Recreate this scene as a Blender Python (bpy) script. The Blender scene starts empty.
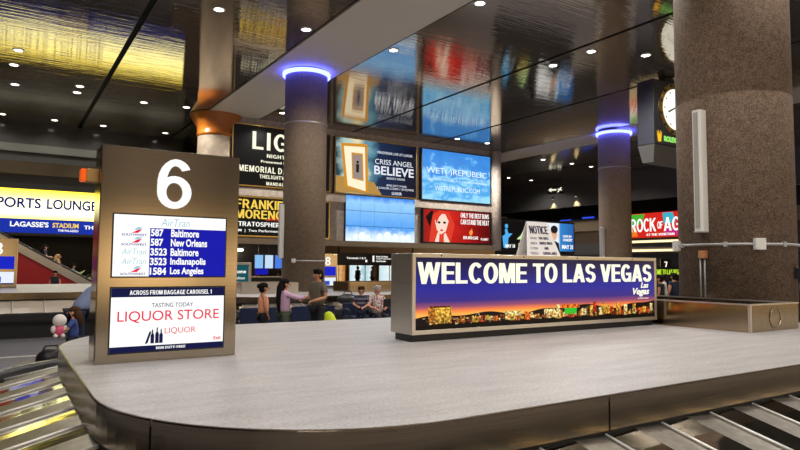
import bpy, bmesh, math, random
from mathutils import Vector, Matrix
random.seed(7)
S = bpy.context.scene
COL = S.collection
R = math.radians

# ------------------------------------------------------------------ camera
# world axes: x runs along the carousel, y across it, z up (metres)
CAM_H, CAM_F, CAM_TH = 1.7, 620.0, R(32.7)
CAM_P, CAM_A = math.atan(41 / 620), 0.0075
_r0 = Vector((math.cos(CAM_TH), -math.sin(CAM_TH), 0))
_f0 = Vector((math.sin(CAM_TH), math.cos(CAM_TH), 0))
_z = Vector((0, 0, 1))
_f = math.cos(CAM_P) * _f0 + math.sin(CAM_P) * _z
_u0 = -math.sin(CAM_P) * _f0 + math.cos(CAM_P) * _z
_r = math.cos(CAM_A) * _r0 + math.sin(CAM_A) * _u0
_u = -math.sin(CAM_A) * _r0 + math.cos(CAM_A) * _u0
cam_d = bpy.data.cameras.new('camera')
cam = bpy.data.objects.new('camera', cam_d)
COL.objects.link(cam)
M = Matrix((_r, _u, -_f)).transposed().to_4x4()
M.translation = Vector((0, 0, CAM_H))
cam.matrix_world = M
cam_d.sensor_width = 36
cam_d.lens = CAM_F / 800 * 36
cam_d.clip_start, cam_d.clip_end = 0.05, 300
S.camera = cam

# ------------------------------------------------------------------ world, exposure
W = bpy.data.worlds.new('world')
S.world = W
W.use_nodes = True
_wn, _wl = W.node_tree.nodes, W.node_tree.links
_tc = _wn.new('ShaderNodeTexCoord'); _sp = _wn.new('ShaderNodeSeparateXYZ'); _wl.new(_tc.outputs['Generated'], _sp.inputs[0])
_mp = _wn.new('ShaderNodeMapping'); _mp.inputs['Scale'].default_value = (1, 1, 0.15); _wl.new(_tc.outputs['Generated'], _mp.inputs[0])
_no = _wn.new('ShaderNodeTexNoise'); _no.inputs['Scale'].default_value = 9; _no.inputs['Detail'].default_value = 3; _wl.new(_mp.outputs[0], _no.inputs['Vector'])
_nr = _wn.new('ShaderNodeValToRGB'); _nr.color_ramp.elements[0].position = 0.4; _nr.color_ramp.elements[0].color = (0.25, 0.22, 0.2, 1); _nr.color_ramp.elements[1].position = 0.62; _nr.color_ramp.elements[1].color = (1.7, 1.5, 1.2, 1)  # streaks added to break up the reflections in the steel skirt
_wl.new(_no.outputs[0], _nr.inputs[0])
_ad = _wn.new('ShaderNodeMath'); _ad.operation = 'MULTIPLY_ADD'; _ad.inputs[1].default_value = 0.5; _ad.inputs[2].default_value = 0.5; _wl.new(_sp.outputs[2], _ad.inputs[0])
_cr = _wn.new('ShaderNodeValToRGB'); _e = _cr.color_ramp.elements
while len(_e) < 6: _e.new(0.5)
for _k, (_p, _c) in enumerate(((0.0, (0.30, 0.27, 0.25)), (0.44, (0.42, 0.38, 0.34)), (0.475, (0.55, 0.46, 0.34)), (0.495, (2.2, 1.7, 1.0)), (0.545, (0.16, 0.14, 0.13)), (1.0, (0.30, 0.27, 0.26)))): _e[_k].position = _p; _e[_k].color = (*_c, 1)  # bright warm horizon band, added to put gold reflections in the steel
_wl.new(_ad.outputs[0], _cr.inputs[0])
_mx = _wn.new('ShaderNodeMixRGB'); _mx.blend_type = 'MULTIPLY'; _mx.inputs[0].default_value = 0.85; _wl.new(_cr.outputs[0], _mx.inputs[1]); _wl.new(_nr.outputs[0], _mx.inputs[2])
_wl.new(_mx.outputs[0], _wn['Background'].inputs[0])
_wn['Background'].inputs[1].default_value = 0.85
S.view_settings.view_transform = 'Standard'
S.view_settings.look = 'None'
S.view_settings.exposure = 0.12
S.view_settings.gamma = 1.0
S.view_settings.use_curve_mapping = False
LAMP_W = 440.0          # each ceiling downlight
CEIL = 8.9

# ------------------------------------------------------------------ materials
def nt(m): return m.node_tree.nodes, m.node_tree.links
def mat(name, col, rough=0.5, metal=0.0, emit=None, es=1.0, spec=None):
    m = bpy.data.materials.new(name); m.use_nodes = True
    b = m.node_tree.nodes['Principled BSDF']
    b.inputs['Base Color'].default_value = (*col, 1)
    b.inputs['Roughness'].default_value = rough
    b.inputs['Metallic'].default_value = metal
    if spec is not None: b.inputs['Specular IOR Level'].default_value = spec
    if emit:
        b.inputs['Emission Color'].default_value = (*emit, 1)
        b.inputs['Emission Strength'].default_value = es
    return m
def srgb(r, g, b):
    f = lambda c: (c / 255 / 12.92) if c / 255 <= 0.04045 else ((c / 255 + 0.055) / 1.055) ** 2.4
    return (f(r), f(g), f(b))
def lit(name, rgb, es=1.0):
    c = srgb(*rgb); return mat(name, (0.003, 0.003, 0.003), 0.3, 0, c, es, 0.12)
def noise_mat(name, c1, c2, scale, rough=0.5, metal=0.0, stretch=(1, 1, 1), bump=0.0, detail=4, lo=0.35, hi=0.65, bscale=None):
    m = mat(name, c1, rough, metal); N, L = nt(m); b = N['Principled BSDF']
    tc = N.new('ShaderNodeTexCoord'); mp = N.new('ShaderNodeMapping')
    mp.inputs['Scale'].default_value = stretch
    L.new(tc.outputs['Object'], mp.inputs['Vector'])
    no = N.new('ShaderNodeTexNoise'); no.inputs['Scale'].default_value = scale; no.inputs['Detail'].default_value = detail
    L.new(mp.outputs[0], no.inputs['Vector'])
    cr = N.new('ShaderNodeValToRGB')
    cr.color_ramp.elements[0].position = lo; cr.color_ramp.elements[0].color = (*c1, 1)
    cr.color_ramp.elements[1].position = hi; cr.color_ramp.elements[1].color = (*c2, 1)
    L.new(no.outputs[0], cr.inputs[0]); L.new(cr.outputs[0], b.inputs['Base Color'])
    if bump:
        bp = N.new('ShaderNodeBump'); bp.inputs['Strength'].default_value = bump; bp.inputs['Distance'].default_value = 0.02
        src = no
        if bscale:
            src = N.new('ShaderNodeTexNoise'); src.inputs['Scale'].default_value = bscale; src.inputs['Detail'].default_value = 2
            L.new(mp.outputs[0], src.inputs['Vector'])
        L.new(src.outputs[0], bp.inputs['Height']); L.new(bp.outputs[0], b.inputs['Normal'])
    return m
def brushed(name, c1, c2, rough=0.3, stretch=(1, 1, 90), bump=0.05, scale=3):
    m = noise_mat(name, c1, c2, scale, rough, 1.0, stretch, bump, 6)
    return m

M_deck = noise_mat('deck_laminate', srgb(178, 175, 174), srgb(158, 155, 155), 2.2, 0.42, 0, (0.6, 3, 1), 0.02, 9, 0.3, 0.7)
def deck_extra(m):
    N, L = nt(m); b = N['Principled BSDF']
    # fine woven grain over the broad streaks
    tc = N.new('ShaderNodeTexCoord'); no = N.new('ShaderNodeTexNoise'); no.inputs['Scale'].default_value = 75; no.inputs['Detail'].default_value = 5
    mp = N.new('ShaderNodeMapping'); mp.inputs['Scale'].default_value = (0.55, 1, 1)
    L.new(tc.outputs['Object'], mp.inputs[0]); L.new(mp.outputs[0], no.inputs['Vector'])
    mx = N.new('ShaderNodeMixRGB'); mx.blend_type = 'OVERLAY'; mx.inputs[0].default_value = 0.6
    src = b.inputs['Base Color'].links[0].from_socket
    L.new(src, mx.inputs[1]); L.new(no.outputs[0], mx.inputs[2]); L.new(mx.outputs[0], b.inputs['Base Color'])
deck_extra(M_deck)
M_steel = brushed('brushed_steel', (0.40, 0.33, 0.24), (0.48, 0.41, 0.31), 0.27, (1, 1, 60))
M_skirt = brushed('skirt_steel', (0.25, 0.205, 0.15), (0.36, 0.30, 0.22), 0.2, (0.6, 0.6, 70), 0.01)
M_steel_lt = brushed('satin_steel', (0.62, 0.58, 0.52), (0.7, 0.66, 0.6), 0.34, (1, 1, 40))
M_trough = brushed('trough_steel', (0.36, 0.28, 0.18), (0.46, 0.37, 0.26), 0.17, (30, 30, 1))
M_slat = noise_mat('slat_steel', (0.62, 0.60, 0.54), (0.72, 0.70, 0.64), 5, 0.07, 1.0, (1, 1, 1), 0.12, 1, 0.35, 0.65, 3.5)
M_slatb = brushed('slat_brushed', (0.46, 0.43, 0.38), (0.58, 0.55, 0.5), 0.34, (1, 1, 1), 0.0, 14)
M_palesl = mat('pale_slat', srgb(196, 184, 168), 0.4)
M_chrome = mat('slat_edge_white', (0.86, 0.85, 0.82), 0.35, 0.2)
M_rubber = mat('black_rubber', (0.012, 0.012, 0.014), 0.5)
M_dark = mat('dark_gap', (0.008, 0.008, 0.008), 0.7)
M_black = mat('black_paint', (0.015, 0.015, 0.017), 0.4)
M_blackg = mat('black_gloss', (0.012, 0.012, 0.014), 0.12)
M_white = mat('white_paint', (0.78, 0.77, 0.74), 0.45)
M_greyp = mat('grey_paint', (0.42, 0.42, 0.42), 0.5)
M_stone = noise_mat('beige_stone', srgb(214, 202, 188), srgb(192, 178, 162), 6, 0.6, 0, (1, 1, 1), 0.02)
M_band = mat('pale_soffit', srgb(208, 198, 184), 0.6)
M_gold = mat('gold_trim', (0.62, 0.45, 0.16), 0.25, 1.0)
M_floor = noise_mat('floor_terrazzo', srgb(132, 130, 136), srgb(116, 114, 120), 40, 0.22, 0, (1, 1, 1))
M_plenum = mat('plenum_black', (0.004, 0.004, 0.004), 0.9)
M_darkwall = mat('dark_wall', (0.018, 0.017, 0.019), 0.35)
M_maroon = mat('maroon_wall', (0.035, 0.008, 0.014), 0.4)
M_greyfascia = mat('grey_fascia', (0.085, 0.082, 0.08), 0.5)
M_beige = mat('beige_band', srgb(140, 122, 98), 0.55)
M_litwhite = lit('lit_white', (255, 255, 250), 1.0)
M_litcream = lit('lit_cream', (255, 250, 222), 1.0)
M_lityellow = lit('lit_yellow', (244, 206, 84), 1.0)
M_litblue = lit('lit_blue', (14, 20, 165), 1.0)
M_litnavy = lit('lit_navy', (8, 16, 64), 1.0)
M_litred = lit('lit_red', (226, 30, 78), 1.0)
M_litblk = lit('lit_black', (14, 14, 14), 1.0)
M_tube = mat('lamp_white', (0.8, 0.8, 0.8), 0.3, 0, (1, 0.93, 0.82), 9)
M_warmlamp = mat('lamp_warm', (0.8, 0.7, 0.5), 0.3, 0, (1, 0.75, 0.42), 5)
M_neon = mat('neon_blue', (0.2, 0.4, 0.9), 0.3, 0, (0.07, 0.085, 1.0), 11)

def aggregate(name, dark, light):
    m = mat(name, dark, 0.85); N, L = nt(m); b = N['Principled BSDF']
    tc = N.new('ShaderNodeTexCoord')
    vo = N.new('ShaderNodeTexVoronoi'); vo.inputs['Scale'].default_value = 85
    no = N.new('ShaderNodeTexNoise'); no.inputs['Scale'].default_value = 9; no.inputs['Detail'].default_value = 7
    L.new(tc.outputs['Object'], vo.inputs['Vector']); L.new(tc.outputs['Object'], no.inputs['Vector'])
    sep = N.new('ShaderNodeSeparateColor'); L.new(vo.outputs['Color'], sep.inputs[0])
    ad = N.new('ShaderNodeMath'); ad.operation = 'MULTIPLY_ADD'; ad.inputs[1].default_value = 0.55; 
    L.new(sep.outputs[0], ad.inputs[0])
    ml = N.new('ShaderNodeMath'); ml.operation = 'MULTIPLY'; ml.inputs[1].default_value = 0.5; L.new(no.outputs[0], ml.inputs[0])
    L.new(ml.outputs[0], ad.inputs[2])
    cr = N.new('ShaderNodeValToRGB')
    cr.color_ramp.elements[0].position = 0.25; cr.color_ramp.elements[0].color = (*dark, 1)
    cr.color_ramp.elements[1].position = 0.8; cr.color_ramp.elements[1].color = (*light, 1)
    L.new(ad.outputs[0], cr.inputs[0]); L.new(cr.outputs[0], b.inputs['Base Color'])
    bp = N.new('ShaderNodeBump'); bp.inputs['Strength'].default_value = 0.25; bp.inputs['Distance'].default_value = 0.006
    L.new(ad.outputs[0], bp.inputs['Height']); L.new(bp.outputs[0], b.inputs['Normal'])
    return m
M_agg = aggregate('exposed_aggregate', srgb(64, 49, 38), srgb(134, 112, 92))
M_agg2 = aggregate('fine_aggregate', srgb(98, 82, 67), srgb(144, 126, 106))

def mirror_ceiling():
    m = mat('ribbed_mirror_metal', (0.46, 0.40, 0.32), 0.05, 0.84); N, L = nt(m); b = N['Principled BSDF']
    tc = N.new('ShaderNodeTexCoord')
    wv = N.new('ShaderNodeTexWave'); wv.bands_direction = 'Y'; wv.inputs['Scale'].default_value = 0.314 * 8.0
    L.new(tc.outputs['Object'], wv.inputs['Vector'])
    mp = N.new('ShaderNodeMapping'); mp.inputs['Scale'].default_value = (0.45, 5.0, 1)
    L.new(tc.outputs['Object'], mp.inputs[0])
    no = N.new('ShaderNodeTexNoise'); no.inputs['Scale'].default_value = 1.3; no.inputs['Detail'].default_value = 4
    L.new(mp.outputs[0], no.inputs['Vector'])
    b1 = N.new('ShaderNodeBump'); b1.inputs['Strength'].default_value = 0.5; b1.inputs['Distance'].default_value = 0.0009
    b2 = N.new('ShaderNodeBump'); b2.inputs['Strength'].default_value = 0.15; b2.inputs['Distance'].default_value = 0.03
    L.new(wv.outputs[0], b1.inputs['Height']); L.new(no.outputs[0], b2.inputs['Height'])
    L.new(b2.outputs[0], b1.inputs['Normal']); L.new(b1.outputs[0], b.inputs['Normal'])
    return m
M_ceil = mirror_ceiling()

def ramp_emit(name, axis, stops, es=1.0, noise=0.0, nscale=3, coord='Generated'):
    """printed / displayed picture: colour runs along one axis of the panel"""
    m = mat(name, (0.004, 0.004, 0.004), 0.2, spec=0.2); N, L = nt(m); b = N['Principled BSDF']
    tc = N.new('ShaderNodeTexCoord'); sp = N.new('ShaderNodeSeparateXYZ'); L.new(tc.outputs[coord], sp.inputs[0])
    src = sp.outputs[axis]
    if noise:
        no = N.new('ShaderNodeTexNoise'); no.inputs['Scale'].default_value = nscale; no.inputs['Detail'].default_value = 5
        L.new(tc.outputs[coord], no.inputs['Vector'])
        ma = N.new('ShaderNodeMath'); ma.operation = 'MULTIPLY_ADD'; ma.inputs[1].default_value = noise
        L.new(no.outputs[0], ma.inputs[0]); L.new(src, ma.inputs[2])
        m2 = N.new('ShaderNodeMath'); m2.operation = 'SUBTRACT'; m2.inputs[1].default_value = noise * 0.5
        L.new(ma.outputs[0], m2.inputs[0]); src = m2.outputs[0]
    cr = N.new('ShaderNodeValToRGB'); e = cr.color_ramp.elements
    while len(e) < len(stops): e.new(0.5)
    for el, (p, c) in zip(e, stops): el.position = p; el.color = (*srgb(*c), 1)
    L.new(src, cr.inputs[0]); L.new(cr.outputs[0], b.inputs['Emission Color']); b.inputs['Emission Strength'].default_value = es
    return m

# ------------------------------------------------------------------ mesh helpers
def tag(o, label=None, cat=None, group=None, kind=None):
    if label: o['label'] = label
    if cat: o['category'] = cat
    if group: o['group'] = group
    if kind: o['kind'] = kind
    return o
def thing(name, label, cat, loc=(0, 0, 0), rz=0.0, group=None):
    o = bpy.data.objects.new(name, None); COL.objects.link(o)
    o.location = loc; o.rotation_euler = (0, 0, rz); o.empty_display_size = 0.2
    return tag(o, label, cat, group)
class MB:
    """collects shapes into one mesh; all in the coordinates of the parent"""
    def __init__(s): s.bm = bmesh.new(); s.mats = []
    def _mi(s, m):
        if m is None: return 0
        if m not in s.mats: s.mats.append(m)
        return s.mats.index(m)
    def _set(s, faces, m, smooth=False):
        i = s._mi(m)
        for f in faces: f.material_index = i; f.smooth = smooth
    def box(s, a, b, m=None, bev=0.0):
        t = bmesh.new()
        bmesh.ops.create_cube(t, size=1)
        c = [(p + q) / 2 for p, q in zip(a, b)]; d = [abs(q - p) for p, q in zip(a, b)]
        for v in t.verts: v.co = Vector((c[0] + v.co.x * d[0], c[1] + v.co.y * d[1], c[2] + v.co.z * d[2]))
        if bev: bmesh.ops.bevel(t, geom=t.edges[:], offset=bev, segments=2, affect='EDGES', profile=0.5)
        s._join(t, m); return s
    def _join(s, t, m, smooth=False, mx=None):
        if mx is not None: bmesh.ops.transform(t, matrix=mx, verts=t.verts)
        i = s._mi(m); vm = {}
        for v in t.verts: vm[v] = s.bm.verts.new(v.co)
        for f in t.faces:
            try:
                g = s.bm.faces.new([vm[v] for v in f.verts]); g.material_index = i; g.smooth = smooth
            except ValueError: pass
        t.free()
    def poly(s, pts, m=None, d=None):
        """flat polygon; d = extrusion vector"""
        vs = [s.bm.verts.new(p) for p in pts]
        fs = [s.bm.faces.new(vs)]
        if d is not None:
            d = Vector(d); ws = [s.bm.verts.new(Vector(p) + d) for p in pts]
            fs.append(s.bm.faces.new(ws[::-1])); n = len(pts)
            for i in range(n): fs.append(s.bm.faces.new((vs[(i + 1) % n], vs[i], ws[i], ws[(i + 1) % n])))
        s._set(fs, m); return s
    def tube(s, pts, r, m=None, n=10, cap=True):
        pts = [Vector(p) for p in pts]; rs = r if isinstance(r, (list, tuple)) else [r] * len(pts)
        rings = []
        for i, p in enumerate(pts):
            a = pts[max(i - 1, 0)]; b = pts[min(i + 1, len(pts) - 1)]; d = (b - a).normalized()
            up = Vector((0, 0, 1)) if abs(d.z) < 0.9 else Vector((1, 0, 0))
            e1 = d.cross(up).normalized(); e2 = d.cross(e1)
            rings.append([s.bm.verts.new(p + (e1 * math.cos(2 * math.pi * k / n) + e2 * math.sin(2 * math.pi * k / n)) * rs[i]) for k in range(n)])
        fs = []
        for i in range(len(rings) - 1):
            for k in range(n): fs.append(s.bm.faces.new((rings[i][k], rings[i][(k + 1) % n], rings[i + 1][(k + 1) % n], rings[i + 1][k])))
        s._set(fs, m, True)
        if cap:
            s._set([s.bm.faces.new(rings[0][::-1]), s.bm.faces.new(rings[-1])], m)
        return s
    def lathe(s, prof, c=(0, 0, 0), m=None, n=48, smooth=True, cap=True):
        c = Vector(c); rings = []
        for r, z in prof: rings.append([s.bm.verts.new(c + Vector((r * math.cos(2 * math.pi * k / n), r * math.sin(2 * math.pi * k / n), z))) for k in range(n)])
        fs = []
        for i in range(len(rings) - 1):
            for k in range(n): fs.append(s.bm.faces.new((rings[i][k], rings[i][(k + 1) % n], rings[i + 1][(k + 1) % n], rings[i + 1][k])))
        s._set(fs, m, smooth)
        if cap and prof[0][0] > 1e-4: s._set([s.bm.faces.new(rings[0][::-1])], m)
        if cap and prof[-1][0] > 1e-4: s._set([s.bm.faces.new(rings[-1])], m)
        return s
    def ball(s, c, rad, m=None, seg=14, mx=None):
        t = bmesh.new(); bmesh.ops.create_uvsphere(t, u_segments=seg, v_segments=max(6, seg // 2 + 2), radius=1)
        rad = rad if isinstance(rad, (tuple, list)) else (rad,) * 3
        q = Matrix.Translation(c) @ (mx or Matrix()) @ Matrix.Diagonal((*rad, 1))
        s._join(t, m, True, q); return s
    def disc(s, c, nrm, r, m=None, n=24, th=0.0, sx=1.0):
        nrm = Vector(nrm).normalized(); up = Vector((0, 0, 1)) if abs(nrm.z) < 0.9 else Vector((0, 1, 0))
        a = up.cross(nrm).normalized(); b = nrm.cross(a); c = Vector(c)
        pts = [c + a * r * sx * math.cos(2 * math.pi * k / n) + b * r * math.sin(2 * math.pi * k / n) for k in range(n)]
        return s.poly(pts, m, -nrm * th if th else None)
    def add(s, me, m=None, mx=None, smooth=False):
        t = bmesh.new(); t.from_mesh(me); s._join(t, m, smooth, mx); return s
    def build(s, name, m=None, parent=None, off=None):
        if m is not None and not s.mats: s.mats = [m]
        if off: bmesh.ops.translate(s.bm, verts=s.bm.verts, vec=Vector(off))
        bmesh.ops.recalc_face_normals(s.bm, faces=s.bm.faces)
        me = bpy.data.meshes.new(name); s.bm.to_mesh(me); s.bm.free()
        for q in s.mats: me.materials.append(q)
        o = bpy.data.objects.new(name, me); COL.objects.link(o)
        if parent: o.parent = parent
        return o
def box_obj(name, a, b, m, parent=None, bev=0.0): return MB().box(a, b, m, bev).build(name, m, parent)
def structure(o): o['kind'] = 'structure'; return o

_dg = None
def text_mesh(s, bold=0.0, shear=0.0):
    cu = bpy.data.curves.new('text', 'FONT'); cu.body = s; cu.offset = bold; cu.shear = shear
    cu.resolution_u = 4
    o = bpy.data.objects.new('text', cu); COL.objects.link(o)
    dg = bpy.context.evaluated_depsgraph_get(); dg.update()
    me = bpy.data.meshes.new_from_object(o.evaluated_get(dg))
    bpy.data.objects.remove(o); bpy.data.curves.remove(cu)
    return me
def text_into(mb, s, p0, ex, ez, w, h, m, bold=0.0, th=0.006, shear=0.0):
    """text fitted into a w x h box whose lower left corner is p0; ex reading direction, ez up"""
    me = text_mesh(s, bold, shear)
    xs = [v.co.x for v in me.vertices]; ys = [v.co.y for v in me.vertices]
    x0, x1, y0, y1 = min(xs), max(xs), min(ys), max(ys)
    ex, ez, p0 = Vector(ex), Vector(ez), Vector(p0); n = ex.cross(ez)
    t = bmesh.new(); t.from_mesh(me); bpy.data.meshes.remove(me)
    for v in t.verts: v.co = p0 + ex * ((v.co.x - x0) / (x1 - x0) * w) + ez * ((v.co.y - y0) / (y1 - y0) * h)
    if th:
        bmesh.ops.remove_doubles(t, verts=t.verts, dist=1e-5)
        r = bmesh.ops.extrude_face_region(t, geom=t.faces[:])
        bmesh.ops.translate(t, verts=[g for g in r['geom'] if isinstance(g, bmesh.types.BMVert)], vec=n * th)
    mb._join(t, m)
def text(parent, s, y, x0, x1, z0, z1, m, bold=0.0, th=0.006, name='lettering', shear=0.0):
    """lettering on a panel that faces -y (read along +x), local to parent"""
    mb = MB(); text_into(mb, s, (x0, y, z0), (1, 0, 0), (0, 0, 1), x1 - x0, z1 - z0, m, bold, th, shear)
    return mb.build(name, m, parent)
def _q(*p): return ('q', p)
def _b(x0, y0, x1, y1): return ('q', ((x0, y0), (x1, y0), (x1, y1), (x0, y1)))
def _a(cx, cy, rx, ry, a0, a1, tx=0.17, ty=0.145): return ('a', (cx, cy, rx, ry, a0, a1, tx, ty))
_t = 0.17
def _bowl(cy, ry, x=0.3, rx=0.3): return [_a(x, cy, rx, ry, -90, 90), _b(0.1, cy + ry - 0.145, x, cy + ry), _b(0.1, cy - ry, x, cy - ry + 0.145)]
GLYPH = {
 'A': (0.70, [_q((0, 0), (0.18, 0), (0.44, 1), (0.26, 1)), _q((0.52, 0), (0.70, 0), (0.44, 1), (0.26, 1)), _b(0.15, 0.2, 0.55, 0.34)]),
 'B': (0.62, [_b(0, 0, _t, 1)] + _bowl(0.72, 0.28, 0.31, 0.28) + _bowl(0.29, 0.29, 0.31, 0.31)),
 'C': (0.64, [_a(0.34, 0.5, 0.34, 0.51, 42, 318)]),
 'D': (0.64, [_b(0, 0, _t, 1), _a(0.28, 0.5, 0.36, 0.5, -90, 90), _b(0.1, 0.855, 0.28, 1), _b(0.1, 0, 0.28, 0.145)]),
 'E': (0.56, [_b(0, 0, _t, 1), _b(0.1, 0, 0.56, 0.15), _b(0.1, 0.85, 0.56, 1), _b(0.1, 0.44, 0.52, 0.58)]),
 'F': (0.54, [_b(0, 0, _t, 1), _b(0.1, 0.85, 0.54, 1), _b(0.1, 0.42, 0.48, 0.56)]),
 'G': (0.68, [_a(0.34, 0.5, 0.34, 0.51, 42, 305), _b(0.36, 0.38, 0.67, 0.52), _b(0.53, 0.0, 0.67, 0.5)]),
 'H': (0.64, [_b(0, 0, _t, 1), _b(0.47, 0, 0.64, 1), _b(0.1, 0.43, 0.55, 0.58)]),
 'I': (0.17, [_b(0, 0, _t, 1)]),
 'J': (0.52, [_b(0.35, 0.3, 0.52, 1), _a(0.26, 0.3, 0.26, 0.3, -180, 0)]),
 'K': (0.66, [_b(0, 0, _t, 1), _q((0.1, 0.34), (0.1, 0.56), (0.45, 1), (0.65, 1)), _q((0.2, 0.5), (0.46, 0), (0.67, 0), (0.33, 0.64))]),
 'L': (0.52, [_b(0, 0, _t, 1), _b(0.1, 0, 0.52, 0.15)]),
 'M': (0.80, [_b(0, 0, 0.16, 1), _b(0.64, 0, 0.80, 1), _q((0.0, 1), (0.24, 1), (0.48, 0), (0.32, 0)), _q((0.80, 1), (0.56, 1), (0.32, 0), (0.48, 0))]),
 'N': (0.66, [_b(0, 0, _t, 1), _b(0.49, 0, 0.66, 1), _q((0, 1), (0.18, 1), (0.66, 0), (0.48, 0))]),
 'O': (0.70, [_a(0.35, 0.5, 0.35, 0.515, 0, 360)]),
 'P': (0.60, [_b(0, 0, _t, 1)] + _bowl(0.69, 0.31, 0.29, 0.31)),
 'Q': (0.70, [_a(0.35, 0.5, 0.35, 0.515, 0, 360), _q((0.36, 0.26), (0.6, -0.06), (0.72, 0.04), (0.46, 0.34))]),
 'R': (0.64, [_b(0, 0, _t, 1)] + _bowl(0.70, 0.30, 0.3, 0.30) + [_q((0.25, 0.42), (0.46, 0), (0.65, 0), (0.44, 0.46))]),
 'S': (0.60, [_a(0.30, 0.725, 0.29, 0.285, 15, 275, 0.16), _a(0.30, 0.285, 0.30, 0.30, -165, 92, 0.16)]),
 'T': (0.58, [_b(0.205, 0, 0.375, 1), _b(0, 0.85, 0.58, 1)]),
 'U': (0.64, [_b(0, 0.3, _t, 1), _b(0.47, 0.3, 0.64, 1), _a(0.32, 0.31, 0.32, 0.32, -180, 0)]),
 'V': (0.66, [_q((0, 1), (0.18, 1), (0.42, 0), (0.24, 0)), _q((0.66, 1), (0.48, 1), (0.24, 0), (0.42, 0))]),
 'W': (0.98, [_q((0, 1), (0.17, 1), (0.34, 0), (0.18, 0)), _q((0.41, 1), (0.57, 1), (0.34, 0), (0.18, 0)), _q((0.41, 1), (0.57, 1), (0.80, 0), (0.64, 0)), _q((0.98, 1), (0.81, 1), (0.64, 0), (0.80, 0))]),
 'X': (0.66, [_q((0, 1), (0.2, 1), (0.66, 0), (0.46, 0)), _q((0.66, 1), (0.46, 1), (0, 0), (0.2, 0))]),
 'Y': (0.66, [_b(0.245, 0, 0.415, 0.45), _q((0, 1), (0.19, 1), (0.415, 0.4), (0.245, 0.4)), _q((0.66, 1), (0.47, 1), (0.245, 0.4), (0.415, 0.4))]),
 'Z': (0.58, [_b(0, 0, 0.58, 0.15), _b(0, 0.85, 0.58, 1), _q((0, 0.14), (0.2, 0.14), (0.58, 0.86), (0.38, 0.86))]),
 '1': (0.34, [_b(0.17, 0, 0.34, 1), _q((0, 0.68), (0.2, 0.68), (0.34, 1), (0.2, 1)), ]),
 '6': (0.62, [_a(0.31, 0.325, 0.31, 0.335, 0, 360, 0.155, 0.135), _a(0.33, 0.5, 0.33, 0.51, 62, 190, 0.155, 0.135), _b(0, 0.33, 0.155, 0.48), _a(0.31, 0.73, 0.29, 0.28, 18, 90, 0.15, 0.135)]),
 '7': (0.58, [_b(0, 0.85, 0.58, 1), _q((0.12, 0), (0.3, 0), (0.58, 0.86), (0.4, 0.86))]),
 '8': (0.60, [_a(0.30, 0.285, 0.30, 0.295, 0, 360, 0.15, 0.13), _a(0.30, 0.74, 0.27, 0.27, 0, 360, 0.15, 0.13)]),
 '.': (0.17, [_b(0, 0, 0.16, 0.15)]), '-': (0.34, [_b(0.02, 0.36, 0.32, 0.5)]), "'": (0.15, [_b(0, 0.68, 0.14, 1)]), '|': (0.1, [_b(0.0, 0, 0.08, 1)]),
 '(': (0.3, [_a(0.4, 0.5, 0.4, 0.62, 125, 235, 0.1, 0.1)]), ')': (0.3, [_a(-0.1, 0.5, 0.4, 0.62, -55, 55, 0.1, 0.1)]),
}
def caps_into(mb, s, p0, ex, ez, w, h, m, th=0.006, gap=0.085, fat=0.0):
    """upright bold capitals drawn from bars and arcs, fitted into w x h"""
    ex, ez, p0 = Vector(ex), Vector(ez), Vector(p0); n = ex.cross(ez)
    x = 0.0; prims = []
    for c in s:
        if c == ' ': x += 0.28; continue
        gw, ps = GLYPH[c]; prims += [(x, p) for p in ps]; x += gw + gap
    sx = w / (x - gap); F = lambda px, py: p0 + ex * (px * sx) + ez * (py * h)
    if fat: prims = [(q + f, p) for q, p in prims for f in (-fat, fat)]
    for ox, (k, d) in prims:
        if k == 'q': mb.poly([F(ox + a, b) for a, b in d], m, n * th)
        else:
            cx, cy, rx, ry, a0, a1, tx, ty = d; N_ = max(4, int(abs(a1 - a0) / 15))
            for i in range(N_):
                u, v = R(a0 + (a1 - a0) * i / N_), R(a0 + (a1 - a0) * (i + 1) / N_)
                mb.poly([F(ox + cx + rx * math.cos(u), cy + ry * math.sin(u)), F(ox + cx + rx * math.cos(v), cy + ry * math.sin(v)), F(ox + cx + (rx - tx) * math.cos(v), cy + (ry - ty) * math.sin(v)), F(ox + cx + (rx - tx) * math.cos(u), cy + (ry - ty) * math.sin(u))], m, n * th)
def caps(parent, s, y, x0, x1, z0, z1, m, th=0.006, name='lettering', gap=0.085, fat=0.0):
    mb = MB(); caps_into(mb, s, (x0, y, z0), (1, 0, 0), (0, 0, 1), x1 - x0, z1 - z0, m, th, gap, fat)
    return mb.build(name, m, parent)
def copy_tree(o, parent=None):
    c = o.copy(); COL.objects.link(c)
    if parent: c.parent = parent
    for ch in [q for q in bpy.data.objects if q.parent == o]: copy_tree(ch, c)
    return c

# ================================================================== SETTING
structure(MB().box((-16, -14, -0.2), (46, 52, 0), M_floor).build('floor', M_floor))
structure(box_obj('trim_1', (-8, 13.3, -0.01), (6, 13.42, 0.004), mat('pale_inlay', srgb(205, 200, 190), 0.3)))
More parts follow.
